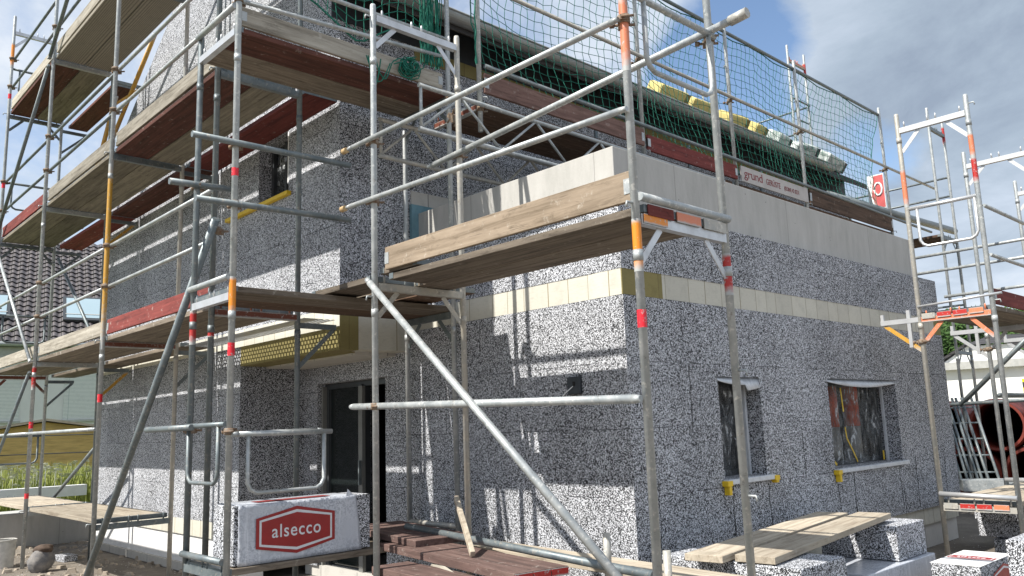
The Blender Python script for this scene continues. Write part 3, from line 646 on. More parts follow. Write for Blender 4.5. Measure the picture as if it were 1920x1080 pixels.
transom(B, (bx0, BY[3]), (bx1, BY[3]), 8.184, 'alu')
endguard(B, (bx0, BY[3]+0.032), (bx1, BY[3]+0.032), 5.67, 'steel_dark'); endguard(B, (bx0, BY[3]+0.032), (bx1, BY[3]+0.032), 7.596, 'steel_dark'); endguard(B, (bx0, BY[3]+0.032), (bx1, BY[3]+0.032), 3.53, 'steel_dark')
endguard(B, (bx0, BY[3]+0.032), (bx1, BY[3]+0.032), 1.657, 'steel_dark')
for i in range(3):
    a, c = BY[i], BY[i+1]
    for z in (3.636, 3.187, 5.67, 5.188, 7.756, 7.275):
        rail(B, (bx0+0.032, a, z), (bx0+0.032, c, z), 'steel' if z < 4 else 'steel_dark' if i else 'steel')
        coupler(B, (bx0, c, z))
    if i > 0: rail(B, (bx0-0.032, a, 1.668), (bx0-0.032, c, 1.668))
rail(B, (bx0-0.054, BY[2], 2.588), (bx0-0.054, BY[3], 4.621), 'steel', 'diagonal_brace', 0.022); rail(B, (bx0-0.054, BY[2], 2.459), (bx0-0.054, BY[3], 0.555), 'steel_dark', 'diagonal_brace', 0.022)
rail(B, (bx0-0.054, BY[2], 6.697), (bx0-0.054, BY[3], 4.728), 'steel_dark', 'diagonal_brace', 0.025); rail(B, (bx0-0.054, BY[2], 6.782), (bx0-0.054, BY[1], 8.88), 'steel_dark', 'diagonal_brace', 0.025)
tube(B, 'diagonal_brace', (2.675, 9.33, 0), (2.675, 6.27, 3.273), 'steel_dark', 0.032); coupler(B, (2.728, 6.367, 3.208))
tube(B, 'diagonal_brace', (3.75, 12.80, 5.85), (3.75, 10.95, 7.05), 'ochre', 0.03); tube(B, 'diagonal_brace', (3.659, 12.198, 6.526), (3.659, 13.589, 4.814), 'ochre', 0.032)
tube(B, 'diagonal_brace', (3.606, 12.091, 2.674), (3.606, 14.552, 4.493), 'steel_dark', 0.024); tube(B, 'diagonal_brace', (3.606, 12.091, 1.496), (3.606, 14.552, 0.533), 'steel_dark', 0.024)
bay = ['bay nearest the recess', 'middle bay', 'leftmost bay']
lev = ['ankle high deck', 'deck above the ground floor', 'deck above the upstairs window', 'topmost deck']
mats = [['wood_pale', 'wood_pale'], ['wood', 'wood'], ['ply', 'ply'], ['ply_red', 'ply']]
for k, z in enumerate(ZL):
    for i in range(3):
        if k == 0 and i == 0: continue
        for j, xx in enumerate((bx0+0.203, bx0+0.572)):
            mm = mats[k][j]
            if k == 2 and i == 0: mm = ['wood_red', 'ply'][j]
            if k == 2 and i == 0 and j == 0: mm = 'ply_red'
            if k == 3 and i < 2: mm = 'alu_deck'
            if mm == 'alu_deck' and 'alu_deck' not in M: M['alu_deck'] = joint_mat('ribbed_steel_deck', (.30, .27, .22), .03, 9, (.16, .14, .11), .1, .006)
            deckplank((xx, BY[i]+0.032), (xx, BY[i+1]-0.032), z+0.059, 0.358, mm, 'gable wall scaffold, %s, %s, %s plank' % (lev[k], bay[i], ('outer', 'inner')[j]))
        if k: 
            tm = [['wood_red', 'wood_grey', 'wood_grey'], ['wood_grey', 'wood_grey', 'wood_red'], ['wood_grey', 'wood_grey', 'wood_grey']][k-1][i]
            toe((bx0+0.032, BY[i]+0.064), (bx0+0.032, BY[i+1]-0.064), z+0.128, 0.155, tm, 'gable wall scaffold toe board, %s, %s' % (lev[k], bay[i]))
# narrow console planks on brackets beside the wall
for k, z in enumerate((2.566, 4.68)):
    for i in range(3):
        if k == 0 and i == 0: continue
        deckplank((bx1+.225, BY[i]), (bx1+.225, BY[i+1]-.05), z, .34, 'wood' if k == 0 else 'ply_red' if i == 1 else 'wood_red', 'bracket plank closest to the gable wall, %s, %s' % (('low', 'upstairs')[k], bay[i]))
deckplank((bx1+0.25, BY[2]+0.321), (bx1+0.25, BY[3]), 6.761, 0.289, 'ply_red', 'narrow red brown plank on brackets at the top left end, sky behind it')
# perforated steel plank above the door recess
b = MB(); cx_ = 0.0; L_ = BY[1]-BY[0]-0.075; xa, xb = bx1+.07, bx1+.39#0.566
ny = int(L_/0.032)
b.box((xa, BY[0]+0.021, 2.567), (xa+0.161, BY[1]-0.054, 2.571)); b.box((xb-0.032, BY[0]+0.021, 2.567), (xb, BY[1]-0.054, 2.571))
for rr_ in range(4):
    x_ = xa+0.161+rr_*0.034; b.box((x_+0.027, BY[0]+0.021, 2.567), (x_+0.034, BY[1]-0.054, 2.571))
    for q in range(ny):
        y_ = BY[0]+0.021+(q+(0.5 if rr_ % 2 else 0))*0.060
        if y_ < BY[1]-0.086: b.box((x_, y_, 2.567), (x_+0.027, y_+0.026, 2.571))
tag(b.build('perforated_plank', 'alu'), 'perforated steel plank on brackets over the door recess beside the overhang edge', 'scaffold plank', 'scaffold deck planks')
for i, y in enumerate(BY):
    for z in (2.502, 4.621) + ((6.707,) if i > 1 else ()):
        if i == 0 and z > 4: continue
        MB().bar((bx1, y+0.043, z), (bx1+0.41, y+0.043, z), 0.032, 0.048).build('bracket_arm', 'steel_dark', B)
        MB().bar((bx1, y+0.043, z-0.407), (bx1+0.39, y+0.043, z-0.021), 0.013, 0.037).build('bracket_strut', ('steel_dark', 'steel_dark', 'ochre', 'steel_dark')[i], B)

# ---- D: roof edge scaffold with safety net, carried on lattice girders
D = empty('scaffold', 'roof edge scaffold standing behind the concrete parapet, carrying the long green safety net', 'scaffold')
DX = [4.86, 7.35, 9.30, 11.20, 14.20]; dy0, dy1 = 5.50, 6.20
for i, x in enumerate(DX):
    standard(D, x, dy0, 4.28 if i == 0 else 4.45 if i < 3 else 3.2, 6.85 if i != 1 else 7.6, 'steel', [(4.3, 4.5, 'red')] if i == 3 else ())
    if i: standard(D, x, dy1, 3.2, 5.3, 'steel_dark')
    transom(D, (x, dy0), (x, dy1), 4.50, 'rustpaint' if i == 0 else 'steel_dark', False)
    coupler(D, (x, dy0, 5.72)); coupler(D, (x, dy0, 4.5)); hook(D, (x, dy0, 6.2), (-1, 0, 0)); hook(D, (x, dy0, 4.62), (.7, -.7, 0))
for (x, y, zz_) in ((8.0, 5.5, 3.2), (12.6, 5.5, 3.2)): tube(D, 'support_post', (x, y, zz_), (x, y, 4.5), 'steel_beige')
# a support post that stands beside the second-last bay
tube(D, 'top_rail', (4.86, dy0+.01, 6.72), (14.20, dy0+.01, 6.72), 'steel_dark', .024); tube(D, 'guardrail', (5.2, dy0-.045, 5.76), (16.4, dy0-.045, 5.74), 'steel_beige', .022)
tube(D, 'guardrail', (4.9, dy0-.04, 4.93), (15.9, dy0-.04, 4.83), 'steel_dark', .022)
def girder(root, x0, x1, y, zt, h, m='steel'):
    b = MB(); b.tube([(x0, y, zt), (x1, y, zt)], .022, 12); b.tube([(x0, y, zt-h), (x1, y, zt-h)], .022, 12)
    n = int((x1-x0)/(h*1.1)); s_ = (x1-x0)/n
    for k in range(n): b.tube([(x0+k*s_, y, zt if k % 2 else zt-h), (x0+(k+1)*s_, y, zt-h if k % 2 else zt)], .013, 8)
    b.tube([(x0+.02, y, zt), (x0+.02, y, zt-h)], .015, 8); return b.build('lattice_girder', m, root)
girder(D, 4.10, 8.9, dy0-.06, 4.52, .40); girder(D, 4.2, 8.6, dy1+.0, 4.46, .36, 'steel_beige')
for x in (4.5, 6.6, 8.2): coupler(D, (x, dy0-.05, 4.3), (1, 0, 0))
bn = ['first bay beside the netted corner', 'second bay', 'third bay with the printed banner', 'last bay at the right end']
for i in range(4):
    for j, yy in enumerate((dy0+.18, dy1-.16)):
        deckplank((DX[i]+.03, yy), (DX[i+1]-.03, yy), 4.55, .33, 'wood_dark', 'roof edge scaffold, %s, %s plank' % (bn[i], ('outer', 'inner')[j]))
toe((DX[0]+.03, dy0-.03), (DX[1]-.03, dy0-.03), 4.67, .20, 'wood_reddish', 'long faded red brown toe board under the green net above the parapet') if 'wood_reddish' in M else None
M['wood_reddish'] = wood('faded_red_toe_board', (.30, .19, .155), (.22, .13, .11), (.12, .075, .06), .4)
toe((DX[0]+.03, dy0-.03), (DX[1]-.03, dy0-.03), 4.66, .20, 'wood_reddish', 'long faded red brown toe board under the net, directly above the lattice girders')
toe((DX[1]+.03, dy0-.03), (DX[2]-.03, dy0-.03), 4.62, .19, 'wood_red', 'dark red toe board under the net, left of the printed banner')
toe((DX[3]+.03, dy0-.03), (DX[4]-.05, dy0-.03), 4.60, .24, 'wood_dark', 'dark brown toe board under the net, right of the printed banner')
def text(s, size, name, m, parent, mw, ext=.001, sx=1, bold=0.0):
    cu = bpy.data.curves.new(name, 'FONT'); cu.body = s; cu.size = size; cu.extrude = ext; cu.align_x = 'CENTER'; cu.align_y = 'CENTER'; cu.offset = bold; cu.space_character = 1.12 if bold else .95
    tmp = bpy.data.objects.new('tmp', cu); col.objects.link(tmp); me = bpy.data.meshes.new_from_object(tmp.evaluated_get(bpy.context.evaluated_depsgraph_get()))
    bpy.data.objects.remove(tmp); o = bpy.data.objects.new(name, me); me.materials.clear(); me.materials.append(M[m]); col.objects.link(o)
    if parent: o.parent = parent
    o.matrix_basis = mw @ Matrix.Diagonal((sx, 1, 1, 1)); return o
def face_mat(o, ux, uy):   # local x -> ux, local y -> uy, placed at o
    ux, uy = Vector(ux).normalized(), Vector(uy).normalized(); m4 = Matrix((ux, uy, ux.cross(uy))).transposed().to_4x4(); m4.translation = Vector(o); return m4
# printed banner board
bb = MB().box((9.36, dy0-.05, 4.62), (11.16, dy0-.03, 4.83)).build('banner_board', 'bannerwhite', None) if 'bannerwhite' in M else None
M['bannerwhite'] = plain('off_white_banner', (.50, .46, .43), .7, 0, .15, 6); M['print_dark'] = plain('dark_red_print', (.25, .03, .03), .6)
bb = tag(MB().box((9.36, dy0-.05, 4.615), (11.16, dy0-.03, 4.825)).build('banner_board', 'bannerwhite'), 'long whitish board with dark red scaffold firm lettering', 'sign')
text('grund', .17, 'lettering', 'print_dark', bb, face_mat((9.66, dy0-.052, 4.73), (1, 0, 0), (0, 0, 1)), sx=1.25)
text('GERÜSTE', .115, 'lettering', 'print_dark', bb, face_mat((10.17, dy0-.052, 4.715), (1, 0, 0), (0, 0, 1)), sx=.85)
text('(03384) 42 0231', .085, 'lettering', 'print_dark', bb, face_mat((10.68, dy0-.052, 4.71), (1, 0, 0), (0, 0, 1)), sx=.8)
# grey plastic drain pipe lying on the scaffold
pp = MB(); pp.tube([(12.1, dy0+.1, 4.93), (17.2, dy0-.02, 5.03)], .065, 20); tag(pp.build('drain_pipe', 'pvc_grey'), 'long grey plastic pipe poking out at the right end of the roof edge scaffold', 'pipe')

# ---- safety nets
def net(name, P, nu, nv, sag, label, r=.0032, jit=.012, m='net', seed=1, cat='safety net', skip=None):
    """P(u, v) -> point; cords along u and along v"""
    rg = random.Random(seed); g = {}
    for i in range(nu+1):
        for j in range(nv+1):
            p = Vector(P(i/nu, j/nv)); e = 1 if 0 < j < nv else .3
            g[i, j] = p + Vector((rg.uniform(-jit, jit), rg.uniform(-jit, jit)*1.4, rg.uniform(-jit, jit)))*e + Vector((0, 0, -sag*math.sin(math.pi*i/nu*max(1, nu//12))**2*(j/nv)))
    b = MB()
    for j in range(nv+1): b.tube([g[i, j] for i in range(nu+1)], r*(2.2 if j in (0, nv) else 1), 4, False)
    for i in range(nu+1): b.tube([g[i, j] for j in range(nv+1)], r*(2 if i in (0, nu) else 1), 4, False)
    return tag(b.build(name, m), label, cat, 'green safety nets')
net('safety_net', lambda u, v: (4.92+(13.95-4.92)*u + (.25*v*(u**6)), dy0+.03+.22*math.sin(math.pi*(1-v))*(.6+.4*math.sin(u*19)), 4.74+1.97*v - .10*math.sin(u*math.pi*4)**2*v*(1-v)*2), 84, 19, .05, 'long green safety net stretched along the roof edge scaffold against the sky')
def cnet(u, v):
    x = 2.65+1.82*u; sagz = .42*math.sin(math.pi*u)**.8
    return (x, cy0+.03+.10*math.sin(u*7)*v, 4.95+.06*math.sin(u*9) + v*(1.6)+.18*abs(math.sin(u*5.5))*(1-v) - 0*sagz)
net('safety_net', cnet, 20, 17, .0, 'loose green net hanging over the deck at the upstairs corner', seed=3, r=.0038)
# gathered bundle and knot
b = MB(); rg = random.Random(5)
for k in range(46):
    x, y = 4.49+rg.uniform(-.11, .11), cy0+.03+rg.uniform(-.04, .05); pts = []
    for t in range(13): pts.append((x+.012*math.sin(t*1.3+k)+rg.uniform(-.012, .012), y+rg.uniform(-.014, .014), 6.9-t*.165))
    b.tube(pts, .004, 4, False)
tag(b.build('net_bundle', 'net'), 'gathered vertical bundle of green netting beside the tall post', 'safety net', 'green safety nets')
b = MB()
for k in range(26):
    a0 = rg.uniform(0, 6.3); rr = rg.uniform(.03, .10); c = Vector((4.21+rg.uniform(-.06, .06), cy0-.035+rg.uniform(-.03, .02), 4.785+rg.uniform(-.04, .06))); tl = rg.uniform(-.6, .6)
    b.tube([c+Vector((math.cos(a0+t*.6)*rr, math.sin(t*.6+tl)*.02, math.sin(a0+t*.6)*rr*rg.uniform(.8, 1.1))) for t in range(rg.randint(6, 11))], .0055, 5, False)
for x0_, x1_, dp in ((3.72, 3.97, .21), (3.74, 3.87, .26), (3.81, 3.99, .17), (3.99, 4.16, -.07), (4.01, 4.18, -.04)):
    b.tube([(x0_+(x1_-x0_)*t/8, cy0-.04, 4.765-dp*math.sin(math.pi*t/8)+.015*rg.random()) for t in range(9)], .006, 5, False)
tag(b.build('net_knot', 'net'), 'knotted tangle of green net cord with loops over the grey toe board', 'safety net', 'green safety nets')
b = MB(); b.tube([(4.86-.04, dy0-.02, 6.7-.16*t+0) if t % 2 else (4.86-.055, dy0-.02, 6.7-.16*t) for t in range(12)], .008, 5, False); tag(b.build('net_rope', 'net'), 'green rope running down the post at the net edge above the girders', 'rope')

# ---- E: scaffold at the right in front of the annex
E_ = empty('scaffold', 'silver scaffold at the far right with open frames above its plank deck', 'scaffold')
EX = [8.85, 10.87, 12.9]; ey0, ey1 = 2.56, 3.25
for i, x in enumerate(EX):
    top = 4.72
    standard(E_, x, ey1, 0, top, 'steel_beige' if i == 0 else 'steel', [(3.68, 4.1, 'salmon')] if i == 0 else ()); standard(E_, x, ey0, 0, top, 'steel', [(3.78, 4.05, 'red'), (4.05, 4.30, 'salmon')] if i != 1 else [])
    transom(E_, (x, ey1), (x, ey0), 4.50, 'alu'); transom(E_, (x, ey1), (x, ey0), 2.46, 'salmon' if i == 0 else 'alu'); transom(E_, (x, ey1), (x, ey0), .58, 'steel_beige', False)
    hook(E_, (x, ey0, 4.62), (0, -1, 0)); hook(E_, (x, ey0, 2.60), (0, -1, 0))
    # wall bracket
    z = 2.46; MB().bar((x, ey1, z+.03), (x, ey1+.40, z+.03), .04, .05).build('bracket_arm', 'alu', E_); MB().bar((x, ey1, z-.30), (x, ey1+.36, z), .012, .04).build('bracket_strut', 'ochre' if i == 0 else 'alu', E_)
    MB().bar((x, ey1+.11, z-.25), (x, ey1+.11, z+.14), .035, .035).build('bracket_post', 'alu', E_); MB().bar((x, ey1+.38, z-.0), (x, ey1+.38, z+.12), .03, .03).build('bracket_post', 'alu', E_); coupler(E_, (x, ey1, z-.2))
endguard(E_, (EX[0], ey1+.02), (EX[0], ey0-.02), 3.66, 'alu'); tube(E_, 'end_guardrail', (EX[0]-.03, ey1, 2.62), (EX[0]-.03, ey0-.1, 2.66), 'alu', .012); tube(E_, 'end_guardrail', (EX[0]-.03, ey1, .74), (EX[0]-.03, ey0, .72), 'alu')
for x in EX[1:]: tube(E_, 'end_guardrail', (x-.03, ey1, .74), (x-.03, ey0, .74), 'alu')
for i in range(2):
    for z in (3.55, 3.05): rail(E_, (EX[i]+.01, ey0-.035, z), (EX[i+1], ey0-.035, z), 'steel')
for (ya_, za_), (yb_, zb_) in (((4.16, 3.59), (1.6, 3.62)), ((4.2, 3.37), (1.6, 3.40)), ((3.85, 3.02), (1.6, 3.05))): tube(E_, 'guardrail', (11.4, ya_, za_), (11.4, yb_, zb_), 'steel', .02)
for z_ in (.60, 2.49):
    for k_, m_ in enumerate(('steel_beige', 'red', 'red', 'salmon')): MB().box((EX[0]-.034, ey1-.16-.15*k_, z_), (EX[0]-.028, ey1-.03-.15*k_, z_+.055)).build('deck_end_cap', m_, E_)
tube(E_, 'diagonal_brace', (12.9, 4.33, 1.62), (12.9, 2.9, 2.92), 'steel_dark', .035); tube(E_, 'ledger', (12.9, 4.45, 1.64), (12.9, 2.5, 1.68), 'steel_dark', .025)
# far rails with red clips
for y, z in ((ey1, 1.70),): rail(E_, (EX[1]-.0, y, z), (EX[2], y, z), 'steel_dark')
rail(E_, (EX[1], ey1-.04, 1.72), (EX[2], ey1-.04, 1.72), 'steel_dark', 'ledger'); rail(E_, (EX[1]+.0, ey0-.05, 4.4), (EX[2], ey0-.05, 2.5), 'steel_dark', 'diagonal_brace', .024)
for i in range(2):
    nm = ('first', 'second')[i]
    for j, yy in enumerate((ey0+.18, ey1-.17)):
        deckplank((EX[i]+.03, yy), (EX[i+1]-.03, yy), 2.515, .33, 'ply' if j else 'wood', 'right hand scaffold, head height deck, %s bay from the left, %s plank' % (nm, ('outer', 'inner')[j]))
        deckplank((EX[i]+.03, yy), (EX[i+1]-.03, yy), .635, .33, 'wood_pale', 'right hand scaffold, knee height deck, %s bay from the left, %s plank' % (nm, ('outer', 'inner')[j]))
toe((EX[0]+.04, ey0+.0), (EX[1]-.04, ey0+.0), 2.57, .15, 'wood_red', 'red toe board of the right hand scaffold, nearer one')
toe((EX[1]+.04, ey0+.0), (EX[2]-.04, ey0+.0), 2.57, .15, 'wood_red', 'red toe board of the right hand scaffold, farther one')

# ---- G: end scaffold beyond the roof
G = empty('scaffold', 'thin grey scaffold behind the right end of the house, rising above the roof', 'scaffold')
for y, zt in ((5.0, 6.9), (7.5, 9.05), (10.0, 9.0)):
    for x in (15.05, 15.75): standard(G, x, y, 0, zt, 'steel', [(zt-.55, zt-.2, 'red')] if x > 15.5 else ())
    for z in (2.5, 4.5, 6.5, 8.7):
        if z < zt: transom(G, (15.05, y), (15.75, y), z, 'salmon' if z > 8 else 'steel_dark', z < 5)
endguard(G, (15.05, 7.47), (15.75, 7.47), 7.9, 'steel_dark')
for z in (3.4, 5.4, 5.75): rail(G, (15.78, 5.0, z), (15.78, 7.5, z), 'steel_dark'); 
for z in (7.9, 7.4, 5.4): rail(G, (15.78, 7.5, z), (15.78, 10.0, z), 'steel_dark')
for j, xx in enumerate((15.23, 15.58)):
    deckplank((xx, 5.03), (xx, 7.47), 4.55, .33, 'wood_dark', 'end scaffold behind the house, roof height deck, %s plank' % ('left', 'right')[j])
sg = empty('banner', 'small red and white banner tied to the scaffold at the right end of the net', 'banner')
MB().box((15.0, 5.86, 5.25), (15.02, 6.16, 5.90)).build('cloth', 'white', sg); MB().prism([(14.997, 5.87, 5.27), (14.997, 6.02, 5.27), (14.997, 6.10, 5.5), (14.997, 6.04, 5.88), (14.997, 5.87, 5.88)], (-.003, 0, 0)).build('red_print', plain('faded_red_print', (.55, .10, .10), .7), sg)
MB().tube([(14.99, 5.97+.07*math.cos(t/10*6.28), 5.62+.12*math.sin(t/10*6.28)) for t in range(11)], .018, 6).build('white_print', 'white', sg)

# ------------------------------------------------------------------ packs on the roof
def onroof(x, y): return EV + (y-Y1)*sl + .10
rg = random.Random(11)
packs = [(9.4, .62, 'wool_bright', 'long yellow wool roll, leftmost of the goods on the roof'), (10.15, .5, 'wool_bright', 'short yellow wool pack second from left on the roof'), (11.1, .5, 'wool_bright', 'yellow wool pack beside the net post on the roof'), (11.75, .32, 'wool_bright', 'torn small yellow wool pack, rightmost yellow one on the roof'), (12.5, .42, 'foil', 'small white wrapped roll on the roof, nearest the yellow packs'), (13.35, .6, 'foil', 'white and dark wrapped roll in the middle of the pale row on the roof'), (14.4, .75, 'foil', 'white wrapped roll with dark end, rightmost on the roof')]
M['wool_bright'] = plain('yellow_wool', (.62, .52, .20), .9, 0, .2, 6, bmp=.4); M['foil'] = plain('white_green_wrap', (.66, .70, .68), .5, 0, .6, 5, alt=(.12, .16, .14))
def roofpack(x, L, m_, lab, y=6.62):
    z = onroof(x, y); o = MB().box((-L/2, -.15, 0), (L/2, .15, .24)).build('wool_pack' if m_ == 'wool_bright' else 'wrapped_roll', m_, None, .04)
    o.location = (x, y, z); o.rotation_euler = (math.atan(sl), rg.uniform(-.05, .05), rg.uniform(-.25, .25)); tag(o, lab, 'insulation pack', 'insulation goods on the roof')
    MB().box((L/2-.09, -.152, .02), (L/2+.004, .152, .22)).build('end_cap', 'wool' if m_ == 'wool_bright' else 'anthracite', o)
# ------------------------------------------------------------------ things on the low decks
def logo(parent, o, ux, uy, s, txt=True):
    """long hexagonal red emblem with white outline and lettering"""
    m4 = face_mat(o, ux, uy); nz = Vector(ux).cross(Vector(uy)).normalized()
    def hexa(k, off, mname, name, inner=None):
        P = [(-.40, -.13), (.0, -.21), (.40, -.13), (.40, .13), (.0, .21), (-.40, .13)]
        pts = [m4 @ Vector((x*s*k[0], y*s*k[1], off)) for x, y in P]; MB().prism(pts, nz*.0008).build(name, mname, parent)
    hexa((1, 1), .0005, 'brand_red', 'emblem'); hexa((.92, .86), .0016, 'white_ink', 'emblem_outline'); hexa((.87, .74), .0027, 'brand_red', 'emblem_field')
    if txt: text('alsecco', .165*s, 'lettering', 'white_ink', parent, m4 @ Matrix.Translation((0, .0, .0042)), .0006, .92, .0012*s)
M['white_ink'] = plain('white_ink', (.72, .73, .76), .5, 0, .1, 20)
def pack(name, x0, y0, z0, L, Dp, H, rz, label, wrapsides=True, group=None):
    r = empty(name, label, 'insulation pack', group, (x0, y0, z0)); r.rotation_euler = (0, 0, rz)
    return r
bx = pack('insulation_pack', 2.65, 5.775, .637, 1.05, .33, .40, 0, 'film wrapped insulation pack with red alsecco emblem standing on the plank before the door')
def wobbly(L, Dp, H, seed, n=14):
    """box with slightly uneven faces"""
    rg2 = random.Random(seed); b = MB()
    b.box((0, 0, 0), (L, Dp, H)); return b
bx.scale = (1.04,)*3  # pack scaled and shifted about the camera together with its scaffold bay
wobbly(1.10, .33, .40, 1).build('foam_boards', 'eps_block', bx, .006)
b = MB(); nx, nz = 40, 14
for i in range(nx+1):
    for j in range(nz+1):
        u, v = i/nx, j/nz; xr = .03+(.99-.05*v)*u
        b.v.append((xr, -.006-.004*math.sin(18*u+3*v)-.003*random.random(), .0+.402*v + (0 if j else -.004)))
for i in range(nx):
    for j in range(nz): a = i*(nz+1)+j; b.f.append([a, a+nz+1, a+nz+2, a+1]); b.smooth.append(True)
for i in range(nx+1): b.v.append((.03+.94*i/nx, .30, .406))
for i in range(nx): a = i*(nz+1)+nz; c = (nx+1)*(nz+1)+i; b.f.append([a, a+nz+1, c+1, c]); b.smooth.append(True)
fo = b.build('wrapping_film', 'wrap', bx); fo.modifiers.new('thick', 'SOLIDIFY').thickness = .003
MB().poly([(.88, -.012, .40), (.96, -.012, .39), (.90, 0.0, .45)]).build('film_corner', 'wrap', bx)
logo(bx, (.47, -.0125, .20), (1, 0, 0), (0, 0, 1), .78)
MB().box((.20, .05, .4075), (.78, .16, .409)).build('top_print', 'print_dark', bx)
for o in bx.children: pass
def foam(name_label, P, z0, z1, seed=0, group='loose foam blocks stacked at the lower right', mt_='eps_block', film=None):
    """P: four ground corners"""
    c = Vector((sum(p[0] for p in P)/4, sum(p[1] for p in P)/4, z0))
    b = MB(); b.quadbox([(p[0]-c.x, p[1]-c.y, 0) for p in P]+[(p[0]-c.x, p[1]-c.y, z1-z0) for p in P]); o = b.build('insulation_block', mt_, None, .008); o.location = c
    return tag(o, name_label, 'insulation block', group)
def rect(x0, y0, x1, y1, rot=0):
    cx, cy = (x0+x1)/2, (y0+y1)/2; c, s = math.cos(rot), math.sin(rot)
    return [(cx+(x-cx)*c-(y-cy)*s, cy+(x-cx)*s+(y-cy)*c) for x, y in ((x0, y0), (x1, y0), (x1, y1), (x0, y1))]
foam('speckled foam block carrying the near end of the two pale planks', rect(4.80, 2.62, 5.40, 3.66), .13, .632)
foam('speckled foam block hidden low under the near plank end', rect(4.84, 2.66, 5.44, 3.64), 0, .128)
foam('speckled foam block topmost of the stack carrying the far ends of the pale planks', rect(6.98, 2.94, 7.56, 3.60), .36, .635)
wp = foam('film wrapped block below the foam block at the far plank ends', rect(6.30, 2.90, 7.62, 3.62), 0, .355, mt_='wrap')
ps = foam('white topped foam block with red emblem lying on the ground at the lower right', rect(6.92, 2.32, 7.66, 2.68), 0, .385); 
MB().box((-.372, -.182, .386), (.372, .182, .389)).build('white_cover', 'white', ps)
logo(ps, (0, 0, .391), (0, -1, 0), (1, 0, 0), .42); logo(ps, (.12, -.186, .22), (1, 0, 0), (0, 0, 1), .62)
foam('tall bright foam block cut by the right edge of the picture', rect(5.75, 1.40, 6.35, 1.77), 0, .76)
for i, (x, y, z, r_) in enumerate(((9.9, 3.0, .0, .1), (9.95, 3.05, .2, -.15), (9.8, 3.1, .4, .05))):
    foam(('lowest', 'middle', 'top')[i]+' of three grey foam slabs piled in the shade under the right hand deck', rect(x, y-.35, x+1.0, y+.2, r_), z, z+.19)
plank('timber_plank', (4.66, 3.22, .640), (7.10, 3.53, .665), .27, .045, 'wood_pale', 'pale plank laid across two foam blocks, one nearer the wall', 'plank', 'pale planks on the foam blocks')
plank('timber_plank', (4.80, 2.93, .640), (7.24, 3.22, .665), .27, .045, 'wood_pale', 'pale plank laid across two foam blocks, one nearer the viewer', 'plank', 'pale planks on the foam blocks')
# low trestle deck under the annex wall: red boards, loose planks, tube, stick
plank('formwork_board', (4.28, 6.55, .66), (3.98, 4.75, .64), .50, .05, 'wood_worn_red', 'worn dull red formwork board lying beside the doorway', 'board', 'worn red boards on the low deck') if 'wood_worn_red' in M else None
M['wood_worn_red'] = wood('worn_red_board', (.17, .115, .10), (.125, .08, .07), (.07, .05, .045), .6)
plank('formwork_board', (4.32, 6.50, .675), (4.16, 5.28, .655), .52, .05, 'wood_worn_red', 'worn dull red formwork board lying nearest the doorway', 'board', 'worn red boards on the low deck')
lb = plank('formwork_board', (4.10, 5.75, .60), (3.78, 3.82, .60), .42, .055, 'wood_worn_red', 'long worn red board with bright red end, beside the lying tube', 'board', 'worn red boards on the low deck')
for k in range(3): MB().box((1.957, -.205+.14*k, .002), (1.962, -.075+.14*k, .05)).build('painted_end', 'red', lb)
plank('formwork_board', (3.62, 5.25, .52), (3.50, 3.9, .52), .30, .06, 'wood_worn_red', 'short red board under the long one', 'board', 'worn red boards on the low deck')
plank('timber_plank', (4.42, 5.10, .60), (4.28, 2.3, .58), .30, .045, 'wood_pale', 'sunlit pale plank lying along the foot of the annex side wall', 'plank')
plank('timber_plank', (3.74, 4.95, .50), (3.36, 3.75, .36), .26, .03, 'wood_grey', 'grey weathered board leaning low in front of the red boards', 'plank', roll=R(55))
tag(MB().tube([(4.28, 5.95, .735), (3.98, 3.1, .665)], .027, 14).build('steel_tube', 'steel_dark'), 'dark steel tube lying across the red boards', 'tube')
b = MB(); b.bar((3.83, 4.55, .68), (4.10, 5.05, 1.02), .035, .045); o = tag(b.build('wooden_stick', 'wood_pale', None, .004), 'wooden stick leaning against the beige post above the red boards', 'stick')
tag(MB().tube([(4.10, 3.55, .58), (4.10, 3.55, .86)], .024, 12).build('steel_stub', 'steel_beige'), 'short upright steel stub on the plank, left one behind the diagonal brace', 'steel stub')
tag(MB().tube([(4.05, 3.05, .4), (4.05, 3.05, .80)], .024, 12).build('steel_stub', 'steel_beige'), 'short upright steel stub beside the annex corner, right one', 'steel stub')

# ------------------------------------------------------------------ ground clutter on the left
M['bucket'] = plain('dirty_white_bucket', (.62, .60, .55), .6, 0, .35, 10)
def bucket(x, y, r_, h, lab):
    o = empty('bucket', lab, 'bucket', None, (x, y, 0)); b = MB(); b.tube([(0, 0, 0), (0, 0, h)], [r_*.85, r_], 20, False); b.tube([(0, 0, 0), (0, 0, .01)], r_*.84, 20); b.build('shell', 'bucket', o)
    MB().tube([(r_*math.cos(t/20*6.283), r_*math.sin(t/20*6.283), h) for t in range(21)], .008, 6).build('rim', 'bucket', o)
    MB().tube([(r_*math.cos(t/8*3.14), -r_*.3*math.sin(t/8*3.14)-.02, h-.05-.12*math.sin(t/8*3.14)) for t in range(9)], .004, 6).build('handle', 'steel', o)
bucket(2.62, 12.4, .16, .34, 'dirty white bucket on the earth at the lower left')
o = MB().box((2.9, 14.4, 0), (4.9, 15.2, .50)).build('concrete_slab', 'concrete'); tag(o, 'pale concrete block lying behind the lowest planks on the left', 'block')
for i, (x, y, rz) in enumerate(((1.6, 13.2, .4), (1.2, 14.6, -.3), (2.0, 15.5, .9))):
    foam('grey speckled foam offcut on the earth at the left edge, %s' % ('nearest', 'middle', 'farthest')[i], rect(x, y, x+1.0, y+.5, rz), 0, .35+.08*i, group='foam offcuts at the left edge')
